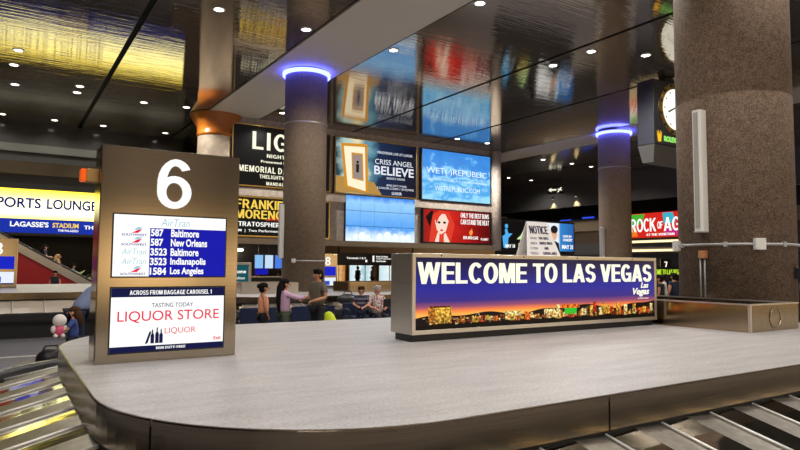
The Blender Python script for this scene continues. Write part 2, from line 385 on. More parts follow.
# mirror ceiling: one panel field per bay, dark joints between, pale soffit bands over the column rows
for a, b in ((-16, -2.23), (-2.07, 3.12), (3.3, 7.82), (10.5, 15.62), (15.78, 20.92), (21.08, 26.4), (28.8, 34), (34.16, 46)):
    structure(MB().box((a, -10, CEIL), (b, 44.8, CEIL + 0.05), M_ceil).build('ceiling', M_ceil))
for k, (a, b) in enumerate(((7.9, 10.42), (26.48, 28.72))):
    structure(MB().box((a, -10, CEIL - 0.03), (b, 29.2 if k == 0 else 38, CEIL + 0.04), M_band).build('ceiling_soffit', M_band))
structure(MB().box((7.9, 29.2, CEIL), (10.42, 44.8, CEIL + 0.05), M_ceil).build('ceiling', M_ceil))
structure(MB().box((26.48, 38, CEIL), (28.72, 44.8, CEIL + 0.05), M_ceil).build('ceiling', M_ceil))
structure(MB().box((-16, -10, CEIL + 0.12), (46, 46, CEIL + 0.2), M_plenum).build('ceiling_plenum', M_plenum))
structure(MB().box((-16, 44.8, 0), (46, 45.0, CEIL), M_darkwall).build('wall_back', M_darkwall))
structure(MB().box((-16.2, -10, 0), (-16, 45, CEIL), M_darkwall).build('wall_left', M_darkwall))
# right wall: lower store level, balcony band, dark opening, grey fascia
structure(box_obj('wall_right', (39, 2, 0), (39.4, 44.8, 2.7), M_darkwall))
structure(box_obj('wall_right', (39, 2, 2.7), (39.4, 44.8, 3.6), M_greyfascia))
structure(box_obj('wall_right', (39, 2, 3.6), (39.4, 44.8, 4.55), mat('brown_panel', srgb(84, 70, 54), 0.5)))
structure(box_obj('wall_right', (38.9, 2, 4.55), (39.4, 44.8, 5.42), M_beige))
structure(box_obj('wall_right', (42, 2, 5.42), (42.2, 44.8, CEIL), M_darkwall))
structure(box_obj('wall_right', (39, 2, 6.65), (39.4, 44.8, CEIL), M_greyfascia))
structure(box_obj('trim_2', (38.8, 2, 5.4), (38.9, 44.8, 5.5), M_black))
# advert wall
aw = MB()
aw.box((9.0, 29.3, 2.9), (26.05, 29.9, CEIL), M_stone)
structure(aw.build('wall_adverts'))
structure(box_obj('trim_3', (9.0, 29.1, 5.05), (26.0, 29.3, 5.45), M_stone))
structure(box_obj('trim_4', (9.0, 29.05, 2.72), (26.0, 29.6, 3.0), M_beige))
structure(box_obj('trim_5', (25.55, 29.0, 2.72), (26.1, 29.9, 7.9), M_stone))
structure(box_obj('wall_low_adverts', (26.1, 29.3, 0), (33, 29.6, 4.75), M_darkwall))
# far dark bulkheads that the sports sign hangs on
structure(box_obj('wall_bulkhead', (-16, 36.7, 3.1), (8.6, 37.2, CEIL), mat('bulkhead_gloss', (0.05, 0.05, 0.048), 0.15)))
structure(box_obj('trim_6', (-16, 36.55, 7.35), (8.6, 36.7, 7.75), mat('bulkhead_trim', (0.10, 0.105, 0.09), 0.3)))
structure(box_obj('trim_7', (-16, 36.5, 6.2), (8.6, 36.7, 6.85), mat('bulkhead_band', (0.22, 0.2, 0.16), 0.12, 1.0)))
structure(box_obj('trim_8', (-16, 36.55, 5.5), (8.6, 36.7, 5.75), M_black))
structure(MB().box((28.9, 44.5, 4.6), (37, 44.8, 8.6), M_maroon).build('trim_9', M_maroon))

# ------------------------------------------------------------------ columns
def column(name, label, cx, cy, r, z0, m, ring=None, seam=None, neon=False, capital=False):
    t = thing(name, label, 'column', (cx, cy, z0))
    mb = MB(); h = CEIL - 0.03 - z0
    prof = [(r, 0), (r, h)]
    if seam: prof = [(r, 0), (r, seam - z0 - 0.02), (r - 0.012, seam - z0), (r, seam - z0 + 0.02), (r, h)]
    mb.lathe(prof, m=m, n=72); mb.build('shaft', m, t)
    if ring: MB().lathe([(r + 0.002, ring - z0 - 0.03), (r + 0.02, ring - z0 - 0.03), (r + 0.02, ring - z0 + 0.03), (r + 0.002, ring - z0 + 0.03)], m=M_steel_lt, n=72, cap=False).build('steel_band', M_steel_lt, t)
    if neon:
        MB().lathe([(r + 0.01, h - 0.20), (r + 0.10, h - 0.18), (r + 0.10, h - 0.07), (r + 0.01, h - 0.05)], m=M_neon, n=72, cap=False).build('neon_ring', M_neon, t)
    if capital:
        mo = mat('orange_capital', srgb(176, 100, 30), 0.3)
        MB().lathe([(r + 0.005, h - 1.05), (r + 0.06, h - 1.0), (r + 0.06, h - 0.9), (r + 0.02, h - 0.86), (r + 0.06, h - 0.6), (r + 0.34, h - 0.12), (r + 0.38, h)], m=mo, n=72, cap=False).build('flared_capital', mo, t)
    return t
column('round_column', 'massive round exposed-aggregate column behind the steel trough on the near carousel', 11.8, 6.5, 1.0, 0.75, M_agg, seam=4.88)
column('round_column', 'slim round column with a blue glowing top ring left of centre, before the black adverts', 9.3, 21, 0.78, 0.77, M_agg2, ring=6.85, neon=True)
column('round_column', 'round column with a blue glowing top ring rising behind the end of the welcome sign', 27.02, 21.2, 0.81, 0.75, aggregate('pale_aggregate', srgb(140, 120, 100), srgb(192, 170, 146)), ring=6.9, neon=True)
column('round_column', 'round column with a flared orange capital behind the number 6 sign', 8.5, 29.8, 0.84, 0, noise_mat('concrete_column', srgb(150, 136, 116), srgb(126, 112, 96), 3, 0.7), capital=True)
column('round_column', 'pale stone half column at the right end of the advert wall', 25.75, 29.1, 0.32, 2.7, M_stone)
def part_box(parent, name, a, b, m, bev=0.0): return box_obj(name, a, b, m, parent, bev)

# fittings on the big column  (things fixed to it are things of their own)
bc = Vector((11.8, 6.5, 0))
def on_col(az, z, c=bc, r=1.0): return Vector((c.x + r * math.cos(R(az)), c.y + r * math.sin(R(az)), z))
t = thing('wall_light', 'tall narrow white column light fixed up the left side of the massive column', 'light', on_col(179, 2.37, r=1.0), R(179))
MB().poly([(0.0, -0.085, 0), (0.16, -0.085, 0), (0.19, -0.05, 0), (0.19, 0.05, 0), (0.16, 0.085, 0), (0.0, 0.085, 0)], M_white, (0, 0, 2.23)).build('housing', M_white, t)
part_box(t, 'lens', (0.186, -0.045, 0.05), (0.2, 0.045, 2.18), mat('frosted_lens', (0.42, 0.40, 0.36), 0.35))
part_box(t, 'end_cap', (-0.02, -0.09, -0.02), (0.195, 0.09, 0.0), M_greyp)
t = thing('conduit_run', 'grey conduit pipe looping round the massive column at head height', 'conduit', (bc.x, bc.y, 2.13))
MB().tube([(1.03 * math.cos(R(a)), 1.03 * math.sin(R(a)), 0) for a in range(120, 320, 5)], 0.024, M_greyp, 8).build('pipe', M_greyp, t)
for az in (150, 200, 255):
    p = on_col(az, 0, Vector((0, 0, 0)), 1.03); b = MB(); b.box((-0.02, -0.03, -0.045), (0.035, 0.03, 0.045), M_greyp); o = b.build('clip', M_greyp, t); o.location = p; o.rotation_euler.z = R(az)
def jbox(label, az, z, w, h, d, m, c=bc, r=1.0):
    t = thing('junction_box', label, 'junction box', on_col(az, z, c, r), R(az))
    part_box(t, 'cover', (0.0, -w / 2, -h / 2), (d, w / 2, h / 2), m, 0.008)
    for sy, sz in ((-1, -1), (1, 1)): MB().disc((d + 0.003, sy * w * 0.36, sz * h * 0.36), (1, 0, 0), 0.009, M_greyp, 8, 0.004).build('screw', M_greyp, t)
jbox('white junction box in the middle of the massive column conduit', -131, 2.13, 0.17, 0.2, 0.13, M_white)
jbox('white junction box on the left edge of the massive column', 136, 2.13, 0.16, 0.19, 0.12, M_white)
jbox('small orange outlet box under the white column light', 178.5, 1.95, 0.13, 0.14, 0.1, mat('orange_plastic', srgb(190, 130, 84), 0.5))
t = thing('conduit_drop', 'pair of thin vertical pipes below the white column light', 'conduit', on_col(178, 1.18, r=1.02), R(178))
for y in (-0.05, 0.035): MB().tube([(0.02, y, 0), (0.02, y, 0.71)], 0.014, M_greyp, 8).build('pipe', M_greyp, t)
t = thing('cable_socket', 'black socket with a hanging cable on the right edge of the massive column', 'socket', on_col(-84, 1.52, r=1.0), R(-84))
part_box(t, 'socket_body', (0, -0.05, 0), (0.11, 0.05, 0.2), M_black, 0.01)
MB().tube([(0.05, 0, 0), (0.06, 0.0, -0.25), (0.055, 0, -0.5), (0.05, 0.0, -0.72)], 0.018, M_black, 8).build('cable', M_black, t)
# fittings on the slim column
mc = Vector((9.3, 21, 0))
jbox('small white box halfway up the slim column on a thin pipe', -139, 1.86, 0.12, 0.14, 0.08, M_white, mc, 0.78)
t = thing('conduit_run', 'thin conduit pipe round the slim column at face height', 'conduit', (mc.x, mc.y, 1.86))
MB().tube([(0.8 * math.cos(R(a)), 0.8 * math.sin(R(a)), 0) for a in range(-139, 20, 6)], 0.02, M_greyp, 8).build('pipe', M_greyp, t)
for lab, c, r, az, z0, z1 in (('white vertical light strip on the left edge of the slim column', mc, 0.78, 176, 1.95, 3.9), ('white vertical light strip on the left edge of the column behind the welcome sign', Vector((27.02, 21.2, 0)), 0.81, 172, 2.2, 3.8)):
    t = thing('wall_light', lab, 'light', on_col(az, z0, c, r), R(az))
    MB().box((0.0, -0.1, 0), (0.16, 0.1, z1 - z0), M_white, 0.02).build('housing', M_white, t)
    part_box(t, 'lens', (0.16, -0.06, 0.05), (0.17, 0.06, z1 - z0 - 0.05), M_greyp)

# ------------------------------------------------------------------ carousels
def outline(x0, x1, y0, y1, r, n=14):
    """closed path, from the far right of the front side round the left end to the back right; returns points and outward normals"""
    P = []
    def arc(cx, cy, a0, a1):
        for k in range(n + 1):
            a = R(a0 + (a1 - a0) * k / n); P.append((Vector((cx + r * math.cos(a), cy + r * math.sin(a), 0)), Vector((math.cos(a), math.sin(a), 0))))
    P.append((Vector((x1, y0, 0)), Vector((0, -1, 0))))
    arc(x0 + r, y0 + r, -90, -180)
    arc(x0 + r, y1 - r, 180, 90)
    P.append((Vector((x1, y1, 0)), Vector((0, 1, 0))))
    return P
def resample(P, step):
    """points along the path every step metres: list of (pos, normal)"""
    out = []; acc = 0.0; nxt = 0.0
    for (a, na), (b, nb) in zip(P, P[1:]):
        L = (b - a).length
        while L > 1e-6 and nxt <= acc + L:
            f = (nxt - acc) / L; out.append((a.lerp(b, f), na.lerp(nb, f).normalized())); nxt += step
        acc += L
    return out
def length(P): return sum((b[0] - a[0]).length for a, b in zip(P, P[1:]))
def sub(P, s0, s1, step=0.12):
    n = max(2, int((s1 - s0) / step) + 1); Q = resample(P, 0.02)
    return [Q[min(len(Q) - 1, int(round((s0 + (s1 - s0) * k / (n - 1)) / 0.02)))] for k in range(n)]
def strip(mb, Q, prof, m, closed=False, smooth=False):
    """sweep a profile (offset outward, z) along the sampled path"""
    rings = [[mb.bm.verts.new(p + nn * o + Vector((0, 0, z))) for o, z in prof] for p, nn in Q]
    k = len(prof); fs = []
    for a, b in zip(rings, rings[1:]):
        for i in range(k if closed else k - 1): fs.append(mb.bm.faces.new((a[i], a[(i + 1) % k], b[(i + 1) % k], b[i])))
    if closed: fs += [mb.bm.faces.new(rings[0]), mb.bm.faces.new(rings[-1][::-1])]
    mb._set(fs, m, smooth)
def carousel(label, x0, x1, y0, y1, r, zt, zi, zo, wid, pitch, joints, s_range, ease=None, back=True, phase=0.0, slat_mat=None):
    t = thing('baggage_carousel', label, 'carousel', (0, 0, 0))
    P = outline(x0, x1, y0, y1, r); Lp = length(P)
    mb = MB(); mb.poly([p + Vector((0, 0, zt - 0.05)) for p, n in P], M_deck, (0, 0, 0.05)); mb.build('deck', M_deck, t)
    mb = MB(); strip(mb, sub(P, 0, Lp - 0.01), [(-0.03, zi - 0.03), (0.004, zi - 0.03), (0.004, zt - 0.052), (-0.03, zt - 0.052)], M_dark, True); mb.build('skirt_core', M_dark, t)
    js = [0.0] + sorted(joints) + [Lp - 0.01]
    for a, b in zip(js, js[1:]):
        mb = MB(); strip(mb, sub(P, a + 0.006, b - 0.006), [(0.0, zi), (0.016, zi), (0.016, zt - 0.012), (0.012, zt - 0.004), (0.0, zt - 0.004)], M_skirt, True, False); mb.build('skirt_panel', M_skirt, t)
    # sloping overlapping slats: each a ridge of two facets with a bright edge strip
    ds = [0, 0.15, 0.42, 0.5, 0.99, 1.0]; dz = [-0.006, 0.0, 0.008, 0.011, -0.0005, -0.02]
    s = s_range[0]
    while s + pitch < s_range[1]:
        mb = MB(); rows = []
        for d, z in zip(ds, dz):
            p, n = sub(P, s + phase + d * pitch, s + phase + d * pitch + 0.04)[0]
            row = []
            for k in range(5):
                f = k / 4; row.append(mb.bm.verts.new(p + n * (-0.06 + f * (wid + 0.02)) + Vector((0, 0, zi - 0.02 + (zo - zi) * f + z))))
            rows.append(row)
        for q, (a, b) in enumerate(zip(rows, rows[1:])):
            mb._set([mb.bm.faces.new((a[k], a[k + 1], b[k + 1], b[k])) for k in range(4)], slat_mat or (M_slatb if q < 3 else M_slat), False)
        so = mb.build('slat', slat_mat or M_slat, t)
        mb = MB(); p, n = sub(P, s + phase + 0.99 * pitch, s + phase + 1.05 * pitch)[0]
        tang = Vector((-n.y, n.x, 0)); a = p + n * 0.0 + Vector((0, 0, zi - 0.03)); b = p + n * (wid - 0.04) + Vector((0, 0, zo - 0.005))
        mb.tube([a, b], 0.011, M_chrome, 6); mb.build('edge_strip', M_chrome, so)
        s += pitch
    b0 = s_range[0]; b1 = min(Lp - 0.05, s_range[1])
    mb = MB(); strip(mb, sub(P, b0, b1), [(wid - 0.02, zo - 0.16), (wid + 0.1, zo - 0.16), (wid + 0.13, zo - 0.1), (wid + 0.13, zo + 0.04), (wid + 0.1, zo + 0.07), (wid, zo + 0.07), (wid - 0.02, zo + 0.05)], M_rubber, True); mb.build('bumper', M_rubber, t)
    mb = MB(); strip(mb, sub(P, b0, b1), [(wid + 0.075, zo + 0.07), (wid + 0.10, zo + 0.07), (wid + 0.10, zo + 0.08), (wid + 0.075, zo + 0.08)], M_steel_lt, True); mb.build('cap_strip', M_steel_lt, t)
    mb = MB(); strip(mb, sub(P, b0, b1), [(wid - 0.06, 0.0), (wid + 0.02, 0.0), (wid + 0.02, zo - 0.16), (wid - 0.06, zo - 0.16)], M_black, True); mb.build('kick_base', M_black, t)
    return t
# near carousel (front side starts at x=20)
fl = 20 - (0.6 + 1.85)
carousel('near baggage carousel with pale deck, rounded end and tilting steel slats', 0.6, 20, 3.13, 9.8, 1.85, 0.75, 0.49, 0.27, 0.85, 0.68,
         [20 - 12.1, 20 - 8.0, 20 - 3.87, fl + 1.98, fl + 2.9 + 2.0], (8.0, fl + 2.9 + 2.97 + 2.9 + 4.6))
carousel('far baggage carousel around the slim column behind the seats', 5.0, 17.5, 17.4, 24.2, 1.8, 0.77, 0.6, 0.36, 0.75, 0.68, [2, 4.4, 6.8, 9.2], (1.0, 12.5))
carousel('far left baggage carousel with pale deck in front of the escalator', -9, 3.2, 17.3, 24.2, 0.35, 1.0, 0.84, 0.5, 0.75, 0.66, [3, 6, 9], (0.3, 12.2), slat_mat=M_palesl)
carousel('far right baggage carousel around the column behind the welcome sign', 21, 33, 17.4, 24.2, 1.8, 0.75, 0.5, 0.28, 0.8, 0.68, [3, 6, 9], (1.0, 10.0))

# steel trough in front of the massive column
t = thing('luggage_trough', 'open stainless steel trough with a ring emblem beside the massive column', 'trough', (9.36, 4.97, 0.75))
lx, ly, hz = 1.43, 3.4, 0.40
mb = MB()
for a, b in (((0, 0, 0), (0.04, ly, hz)), ((lx - 0.04, 0, 0), (lx, ly, hz)), ((0.04, 0, 0), (lx - 0.04, 0.04, hz)), ((0.04, ly - 0.04, 0), (lx - 0.04, ly, hz))): mb.box(a, b, M_trough)
mb.build('wall_panels', M_trough, t)
mb = MB()
for a, b in (((-0.01, -0.01, hz), (0.07, ly, hz + 0.02)), ((lx - 0.07, -0.01, hz), (lx + 0.01, ly, hz + 0.02)), ((0.07, -0.01, hz), (lx - 0.07, 0.06, hz + 0.02))): mb.box(a, b, M_steel_lt)
mb.build('rim', M_steel_lt, t)
part_box(t, 'belt_bed', (0.04, 0.04, 0.0), (lx - 0.04, ly - 0.04, 0.22), M_rubber)
mb = MB(); mb.lathe([(0.15, 0), (0.172, 0), (0.172, 0.012), (0.15, 0.012), (0.15, 0)], n=32, m=M_steel, cap=False); o = mb.build('ring_emblem', M_steel, t)
o.location = (0.72, -0.001, 0.2); o.rotation_euler = (R(90), 0, 0)
part_box(t, 'corner_trim', (-0.008, -0.008, 0), (0.03, 0.03, hz), M_steel_lt)
for cx, cy, lab, a, b in ((7.4, 19.9, 'pale steel trough on the far carousel left of the slim column', 1.9, 0.36), (12.6, 19.9, 'brown steel trough on the far carousel right of the slim column', 4.6, 0.36)):
    t = thing('luggage_trough', lab, 'trough', (cx, cy, 0.77))
    mm = M_steel_lt if cx < 8 else M_trough
    mb = MB()
    for s in (-1, 1):
        mb.box((-a / 2, s * 0.6 - 0.03, 0), (a / 2, s * 0.6 + 0.03, b), mm); mb.box((s * a / 2 - 0.03, -0.6, 0), (s * a / 2 + 0.03, 0.6, b), mm)
    mb.build('wall_panels', mm, t)
    part_box(t, 'belt_bed', (-a / 2, -0.58, 0), (a / 2, 0.58, 0.15), M_rubber)

# ------------------------------------------------------------------ number sign 6
M_sign = brushed('number_sign_steel', (0.38, 0.32, 0.24), (0.45, 0.385, 0.30), 0.12, (0.4, 0.4, 80), 0.0)
t = thing('number_sign', 'tall steel number 6 sign with two lit screens on the near carousel', 'sign', (0.77, 6.5, 0.75))
MB().box((0, 0, 0), (1.35, 0.42, 2.1), M_sign, 0.012).build('cabinet', M_sign, t)
part_box(t, 'plinth_shadow_gap', (0.01, 0.012, -0.0), (1.34, 0.41, 0.006), M_dark)
caps(t, '6', -0.004, 0.515, 0.845, 1.515, 2.01, lit('digit_white', (255, 255, 255), 1.0), 0.02, 'digit')
def screen(parent, x0, x1, z0, z1, y=-0.006):
    part_box(parent, 'bezel', (x0 - 0.014, y, z0 - 0.014), (x1 + 0.014, 0.01, z1 + 0.014), M_black)
X0, X1 = 0.13, 1.21
# upper screen
zA, zB = 0.83, 1.43
screen(t, X0, X1, zA, zB)
up = part_box(t, 'flight_display', (X0, -0.010, zA), (X1, 0.0, zB), M_litwhite)
w = X1 - X0; h = zB - zA
bx = X0 + w * 0.305; bz = zB - h * 0.205
part_box(up, 'flight_table', (bx, -0.012, zA), (X1, -0.004, bz), M_litblue)
rows = (('587', 'Baltimore'), ('587', 'New Orleans'), ('3523', 'Baltimore'), ('3523', 'Indianapolis'), ('1584', 'Los Angeles'))
rh = (bz - zA) / 5
for i, (no_, city) in enumerate(rows):
    zb = bz - rh * (i + 1)
    text(up, no_, -0.014, bx + 0.008, bx + 0.008 + (0.118 if len(no_) == 3 else 0.155), zb + 0.014, zb + rh - 0.008, M_litwhite, 0.03, 0.002)
    cw = {'Baltimore': 0.275, 'New Orleans': 0.36, 'Indianapolis': 0.35, 'Los Angeles': 0.33}[city]
    text(up, city, -0.014, bx + 0.2, bx + 0.2 + cw, zb + (0.0 if city[-1] == 's' and city[0] in 'IL' else 0.012), zb + rh - 0.006, M_litwhite, 0.025, 0.002)
M_teal = lit('pale_teal', (160, 200, 214), 1.0); M_logob = lit('logo_blue', (60, 70, 150), 1.0)
text(up, 'AirTran', -0.013, bx + 0.10, bx + 0.38, zB - h * 0.17, zB - h * 0.04, M_teal, 0.0, 0.002, shear=0.25)
for i in range(5):
    zb = bz - rh * (i + 1)
    if i in (0, 1, 4):
        text(up, 'SOUTHWEST', -0.013, X0 + 0.07, bx - 0.03, zb + 0.012, zb + 0.036, M_logob, 0.02, 0.002)
        mb = MB(); q = X0 + 0.16
        mb.poly([(q, -0.0115, zb + 0.042), (q + 0.06, -0.0115, zb + 0.042), (q + 0.10, -0.0115, zb + 0.085), (q + 0.05, -0.0115, zb + 0.07)], M_litred)
        mb.poly([(q + 0.02, -0.0118, zb + 0.07), (q + 0.07, -0.0118, zb + 0.075), (q + 0.1, -0.0118, zb + 0.1), (q + 0.05, -0.0118, zb + 0.1)], M_teal)
        mb.build('airline_emblem', None, up)
    else:
        text(up, 'AirTran', -0.013, X0 + 0.075, bx - 0.03, zb + 0.022, zb + 0.08, M_teal, 0.0, 0.002, shear=0.25)
# lower screen
zA, zB = 0.10, 0.715
screen(t, X0, X1, zA, zB)
lo = part_box(t, 'advert_display', (X0, -0.010, zA), (X1, 0.0, zB), M_litwhite)
h = zB - zA
part_box(lo, 'header_strip', (X0, -0.012, zB - h * 0.14), (X1, -0.004, zB), M_litnavy)
part_box(lo, 'footer_strip', (X0, -0.012, zA), (X1, -0.004, zA + h * 0.09), M_litnavy)
caps(lo, 'ACROSS FROM BAGGAGE CAROUSEL 1', -0.0125, X0 + w * 0.15, X1 - w * 0.12, zB - h * 0.105, zB - h * 0.035, M_litwhite, 0.002)
caps(lo, 'NON DUTY-FREE', -0.0125, X0 + w * 0.39, X0 + w * 0.65, zA + h * 0.025, zA + h * 0.065, M_litwhite, 0.002)
M_slate = lit('slate_print', (84, 92, 122), 1.0)
text(lo, 'TASTING TODAY', -0.012, X0 + w * 0.34, X0 + w * 0.71, zB - h * 0.31, zB - h * 0.24, M_slate, 0.01, 0.002)
text(lo, 'LIQUOR STORE', -0.012, X0 + w * 0.055, X0 + w * 0.955, zB - h * 0.55, zB - h * 0.36, M_litred, 0.004, 0.002)
text(lo, 'LIQUOR', -0.012, X0 + w * 0.46, X0 + w * 0.74, zA + h * 0.25, zA + h * 0.36, M_litred, 0.0, 0.002)
text(lo, 'Exit', -0.012, X0 + w * 0.91, X0 + w * 0.98, zA + h * 0.125, zA + h * 0.185, M_litred, 0.02, 0.002)
mb = MB()
for k, (q, hh) in enumerate(((0.355, 0.22), (0.395, 0.25), (0.43, 0.22))):
    x = X0 + w * q; z = zA + h * 0.12; y = -0.0125
    mb.poly([(x - 0.017, y, z), (x + 0.017, y, z), (x + 0.017, y, z + h * hh * 0.6), (x + 0.006, y, z + h * hh * 0.75), (x + 0.006, y, z + h * hh), (x - 0.006, y, z + h * hh), (x - 0.006, y, z + h * hh * 0.75), (x - 0.017, y, z + h * hh * 0.6)], M_litnavy)
x = X0 + w * 0.30
mb.poly([(x - 0.01, -0.0125, zA + h * 0.11), (x + 0.018, -0.0125, zA + h * 0.13), (x + 0.05, -0.0125, zA + h * 0.31), (x + 0.03, -0.0125, zA + h * 0.31)], M_litnavy)
mb.build('bottle_picture', M_litnavy, lo)
# beacon on its left side
M_orange = mat('orange_lens', srgb(235, 90, 20), 0.3, 0, srgb(235, 90, 20), 0.5)
b = part_box(t, 'beacon', (-0.11, 0.12, 1.74), (0.0, 0.26, 1.87), mat('tan_plastic', srgb(190, 150, 90), 0.5), 0.01)
part_box(b, 'beacon_lens', (-0.16, 0.125, 1.745), (-0.11, 0.255, 1.865), M_orange, 0.01)

# ------------------------------------------------------------------ welcome sign
t = thing('welcome_sign', 'long backlit welcome sign with a sunset skyline standing on the near carousel', 'sign', (4.33, 6.46, 0.75))
LW, D = 4.93, 0.5
MB().box((0, 0.02, 0.09), (LW, D, 1.115), M_steel_lt, 0.01).build('case', M_steel_lt, t)
part_box(t, 'base', (0.04, 0.06, 0), (LW - 0.04, D - 0.06, 0.09), M_black)
fr = MB(); fw = 0.055
M_frame = brushed('silver_frame', (0.72, 0.68, 0.6), (0.78, 0.74, 0.66), 0.35, (1, 1, 30))
fr.box((0, -0.01, 0.09), (LW, 0.02, 0.09 + fw), M_frame, 0.006); fr.box((0, -0.01, 1.115 - fw), (LW, 0.02, 1.115), M_frame, 0.006)
fr.box((0, -0.01, 0.09 + fw), (fw, 0.02, 1.115 - fw), M_frame, 0.006); fr.box((LW - fw, -0.01, 0.09 + fw), (LW, 0.02, 1.115 - fw), M_frame, 0.006)
fr.build('frame', M_frame, t)
for x in (0.45, 1.9, 3.0, 4.3): MB().disc((x, -0.0125, 1.09), (0, -1, 0), 0.012, M_black, 10, 0.004).build('screw', M_black, t)
Za, Zb = 0.09 + fw, 1.115 - fw
M_sun = ramp_emit('sunset_print', 2, ((0.0, (10, 6, 6)), (0.2, (255, 180, 80)), (0.255, (244, 126, 66)), (0.31, (150, 78, 106)), (0.39, (56, 42, 126)), (0.56, (34, 36, 148)), (0.8, (20, 18, 98)), (1.0, (10, 8, 46))), 1.0, 0.06, 3)
pn = part_box(t, 'picture_panel', (fw, -0.002, Za), (LW - fw, 0.02, Zb), M_sun)
H = Zb - Za
mb = MB()  # dark hills and foreground of the print
M_hill = lit('print_hills', (26, 14, 16), 1.0); M_ground = lit('print_ground', (16, 10, 6), 1.0)
pts = []; n = 60
for k in range(n + 1):
    x = fw + (LW - 2 * fw) * k / n; f = k / n
    z = Za + H * (0.15 + 0.075 * abs(math.sin(f * 7.3 + 0.4)) * (0.4 + f) + 0.02 * math.sin(f * 31) + 0.05 * f)
    pts.append((x, -0.003, z))
mb.poly([(LW - fw, -0.003, Za), (fw, -0.003, Za)] + pts, M_hill)
mb.poly([(fw, -0.0035, Za), (LW - fw, -0.0035, Za), (LW - fw, -0.0035, Za + H * 0.09), (fw + 2, -0.0035, Za + H * 0.075), (fw, -0.0035, Za + H * 0.05)], M_ground)
mb.build('hill_picture', None, pn)
mb = MB()
def ptex(nm, c): return ramp_emit(nm, 2, ((0.0, tuple(int(q * 0.3) for q in c)), (0.36, tuple(int(q * 0.75) for q in c)), (0.5, c), (1.0, tuple(min(255, int(q * 1.2) + 20) for q in c))), 1.35, 2.0, 26, 'Object')
cols = [ptex('print_gold', (226, 170, 60)), ptex('print_orange', (236, 110, 28)), ptex('print_cream', (250, 226, 150)), ptex('print_red', (196, 56, 22)), ptex('print_amber', (180, 110, 30)), ptex('print_brown', (96, 52, 22))]
M_pgreen = lit('print_green', (40, 190, 50)); 
rnd = random.Random(3)
def bld(x0, x1, z0, z1, m, y=-0.004): mb.poly([(x0, y, Za + H * z0), (x1, y, Za + H * z0), (x1, y, Za + H * z1), (x0, y, Za + H * z1)], m)
bld(0.25, 0.62, 0.08, 0.31, cols[0]); bld(0.25, 0.36, 0.08, 0.31, cols[4], -0.0045); bld(0.27, 0.6, 0.30, 0.325, cols[5], -0.005)
for x, a, b in ((1.55, 0.3, 0.24), (1.25, 0.16, 0.18), (2.3, 0.22, 0.25), (2.05, 0.14, 0.17)): bld(x, x + a, 0.09, b - 0.03, cols[2])
x = 0.7
while x < LW - 0.1:
    wd = rnd.uniform(0.03, 0.12); f = x / LW
    top = 0.12 + rnd.random() * (0.05 + 0.09 * min(1, max(0, f - 0.25) * 2.5))
    bld(x, x + wd, rnd.uniform(0.06, 0.1), top, rnd.choice(cols), -0.0042 - rnd.random() * 0.0015); x += wd * rnd.uniform(0.7, 1.5)
bld(2.72, 2.98, 0.12, 0.22, M_pgreen, -0.006); bld(2.66, 3.04, 0.22, 0.28, cols[1], -0.006)
for x, z in ((3.35, 0.31), (3.55, 0.29), (2.55, 0.28), (3.9, 0.28), (4.3, 0.25)): bld(x, x + 0.07, 0.1, z, rnd.choice(cols[:4]), -0.0065)
for k in range(150):
    x = rnd.uniform(0.15, LW - 0.15); z = rnd.uniform(0.06, 0.15); bld(x, x + rnd.uniform(0.01, 0.05), z, z + rnd.uniform(0.008, 0.02), rnd.choice(cols[:4]), -0.007)
mb.tube([(0.98, -0.004, Za + H * 0.09), (1.06, -0.004, Za + H * 0.22), (1.14, -0.004, Za + H * 0.09)], 0.004, cols[2], 4)
mb.build('skyline_picture', None, pn)
M_letter = lit('letter_cream', (255, 252, 226), 1.02)
caps(t, 'WELCOME TO LAS VEGAS', -0.006, 0.085, LW - 0.15, Za + H * 0.635, Za + H * 0.935, M_letter, 0.012, 'lettering', 0.10, 0.013)
text(t, 'Vegas', -0.006, LW - 0.62, LW - 0.2, Za + H * 0.37, Za + H * 0.52, M_letter, 0.025, 0.004, 'script_lettering', 0.3)
text(t, 'Las', -0.006, LW - 0.42, LW - 0.22, Za + H * 0.52, Za + H * 0.62, M_letter, 0.025, 0.004, 'script_lettering', 0.3)
text(t, 'visitlasvegas', -0.006, LW - 0.5, LW - 0.22, Za + H * 0.325, Za + H * 0.35, M_letter, 0.0, 0.003)

# notice card standing on the sign
t = thing('notice_card', 'white paper notice standing on top of the welcome sign', 'notice', (6.90, 6.74, 1.865))
M_paper = mat('white_paper', (0.85, 0.84, 0.86), 0.7); M_ink = mat('dark_ink', (0.03, 0.03, 0.09), 0.6); M_ink2 = mat('grey_ink', (0.42, 0.42, 0.48), 0.6)
mb = MB(); mb.poly([(-0.34, -0.02, 0), (0.37, -0.02, 0), (0.22, 0.13, 0.53), (-0.2, 0.13, 0.53)], M_paper, (0, 0.006, 0)); mb.build('front_sheet', M_paper, t)
mb = MB(); mb.poly([(-0.34, 0.22, 0), (0.37, 0.22, 0), (0.22, 0.14, 0.53), (-0.2, 0.14, 0.53)], M_paper, (0, 0.006, 0)); mb.build('back_sheet', M_paper, t)
sl = Vector((0, 0.15, 0.53)).normalized()
def card(s, x0, x1, z0, z1, m):
    mb = MB(); caps_into(mb, s, Vector((x0, -0.0215, 0)) + sl * z0, (1, 0, 0), sl, x1 - x0, z1 - z0, m, 0.002, 0.085, 0.03); mb.build('lettering', m, t)
card('NOTICE', -0.18, 0.2, 0.355, 0.48, M_ink)
for i, s in enumerate(('THIS AREA', 'UNDER VIDEO', 'AND', 'SURVEILLANCE')): card(s, (-0.03, -0.03, 0.05, 0.0)[i], (0.18, 0.24, 0.14, 0.29)[i], 0.265 - i * 0.08, 0.305 - i * 0.08, M_ink)
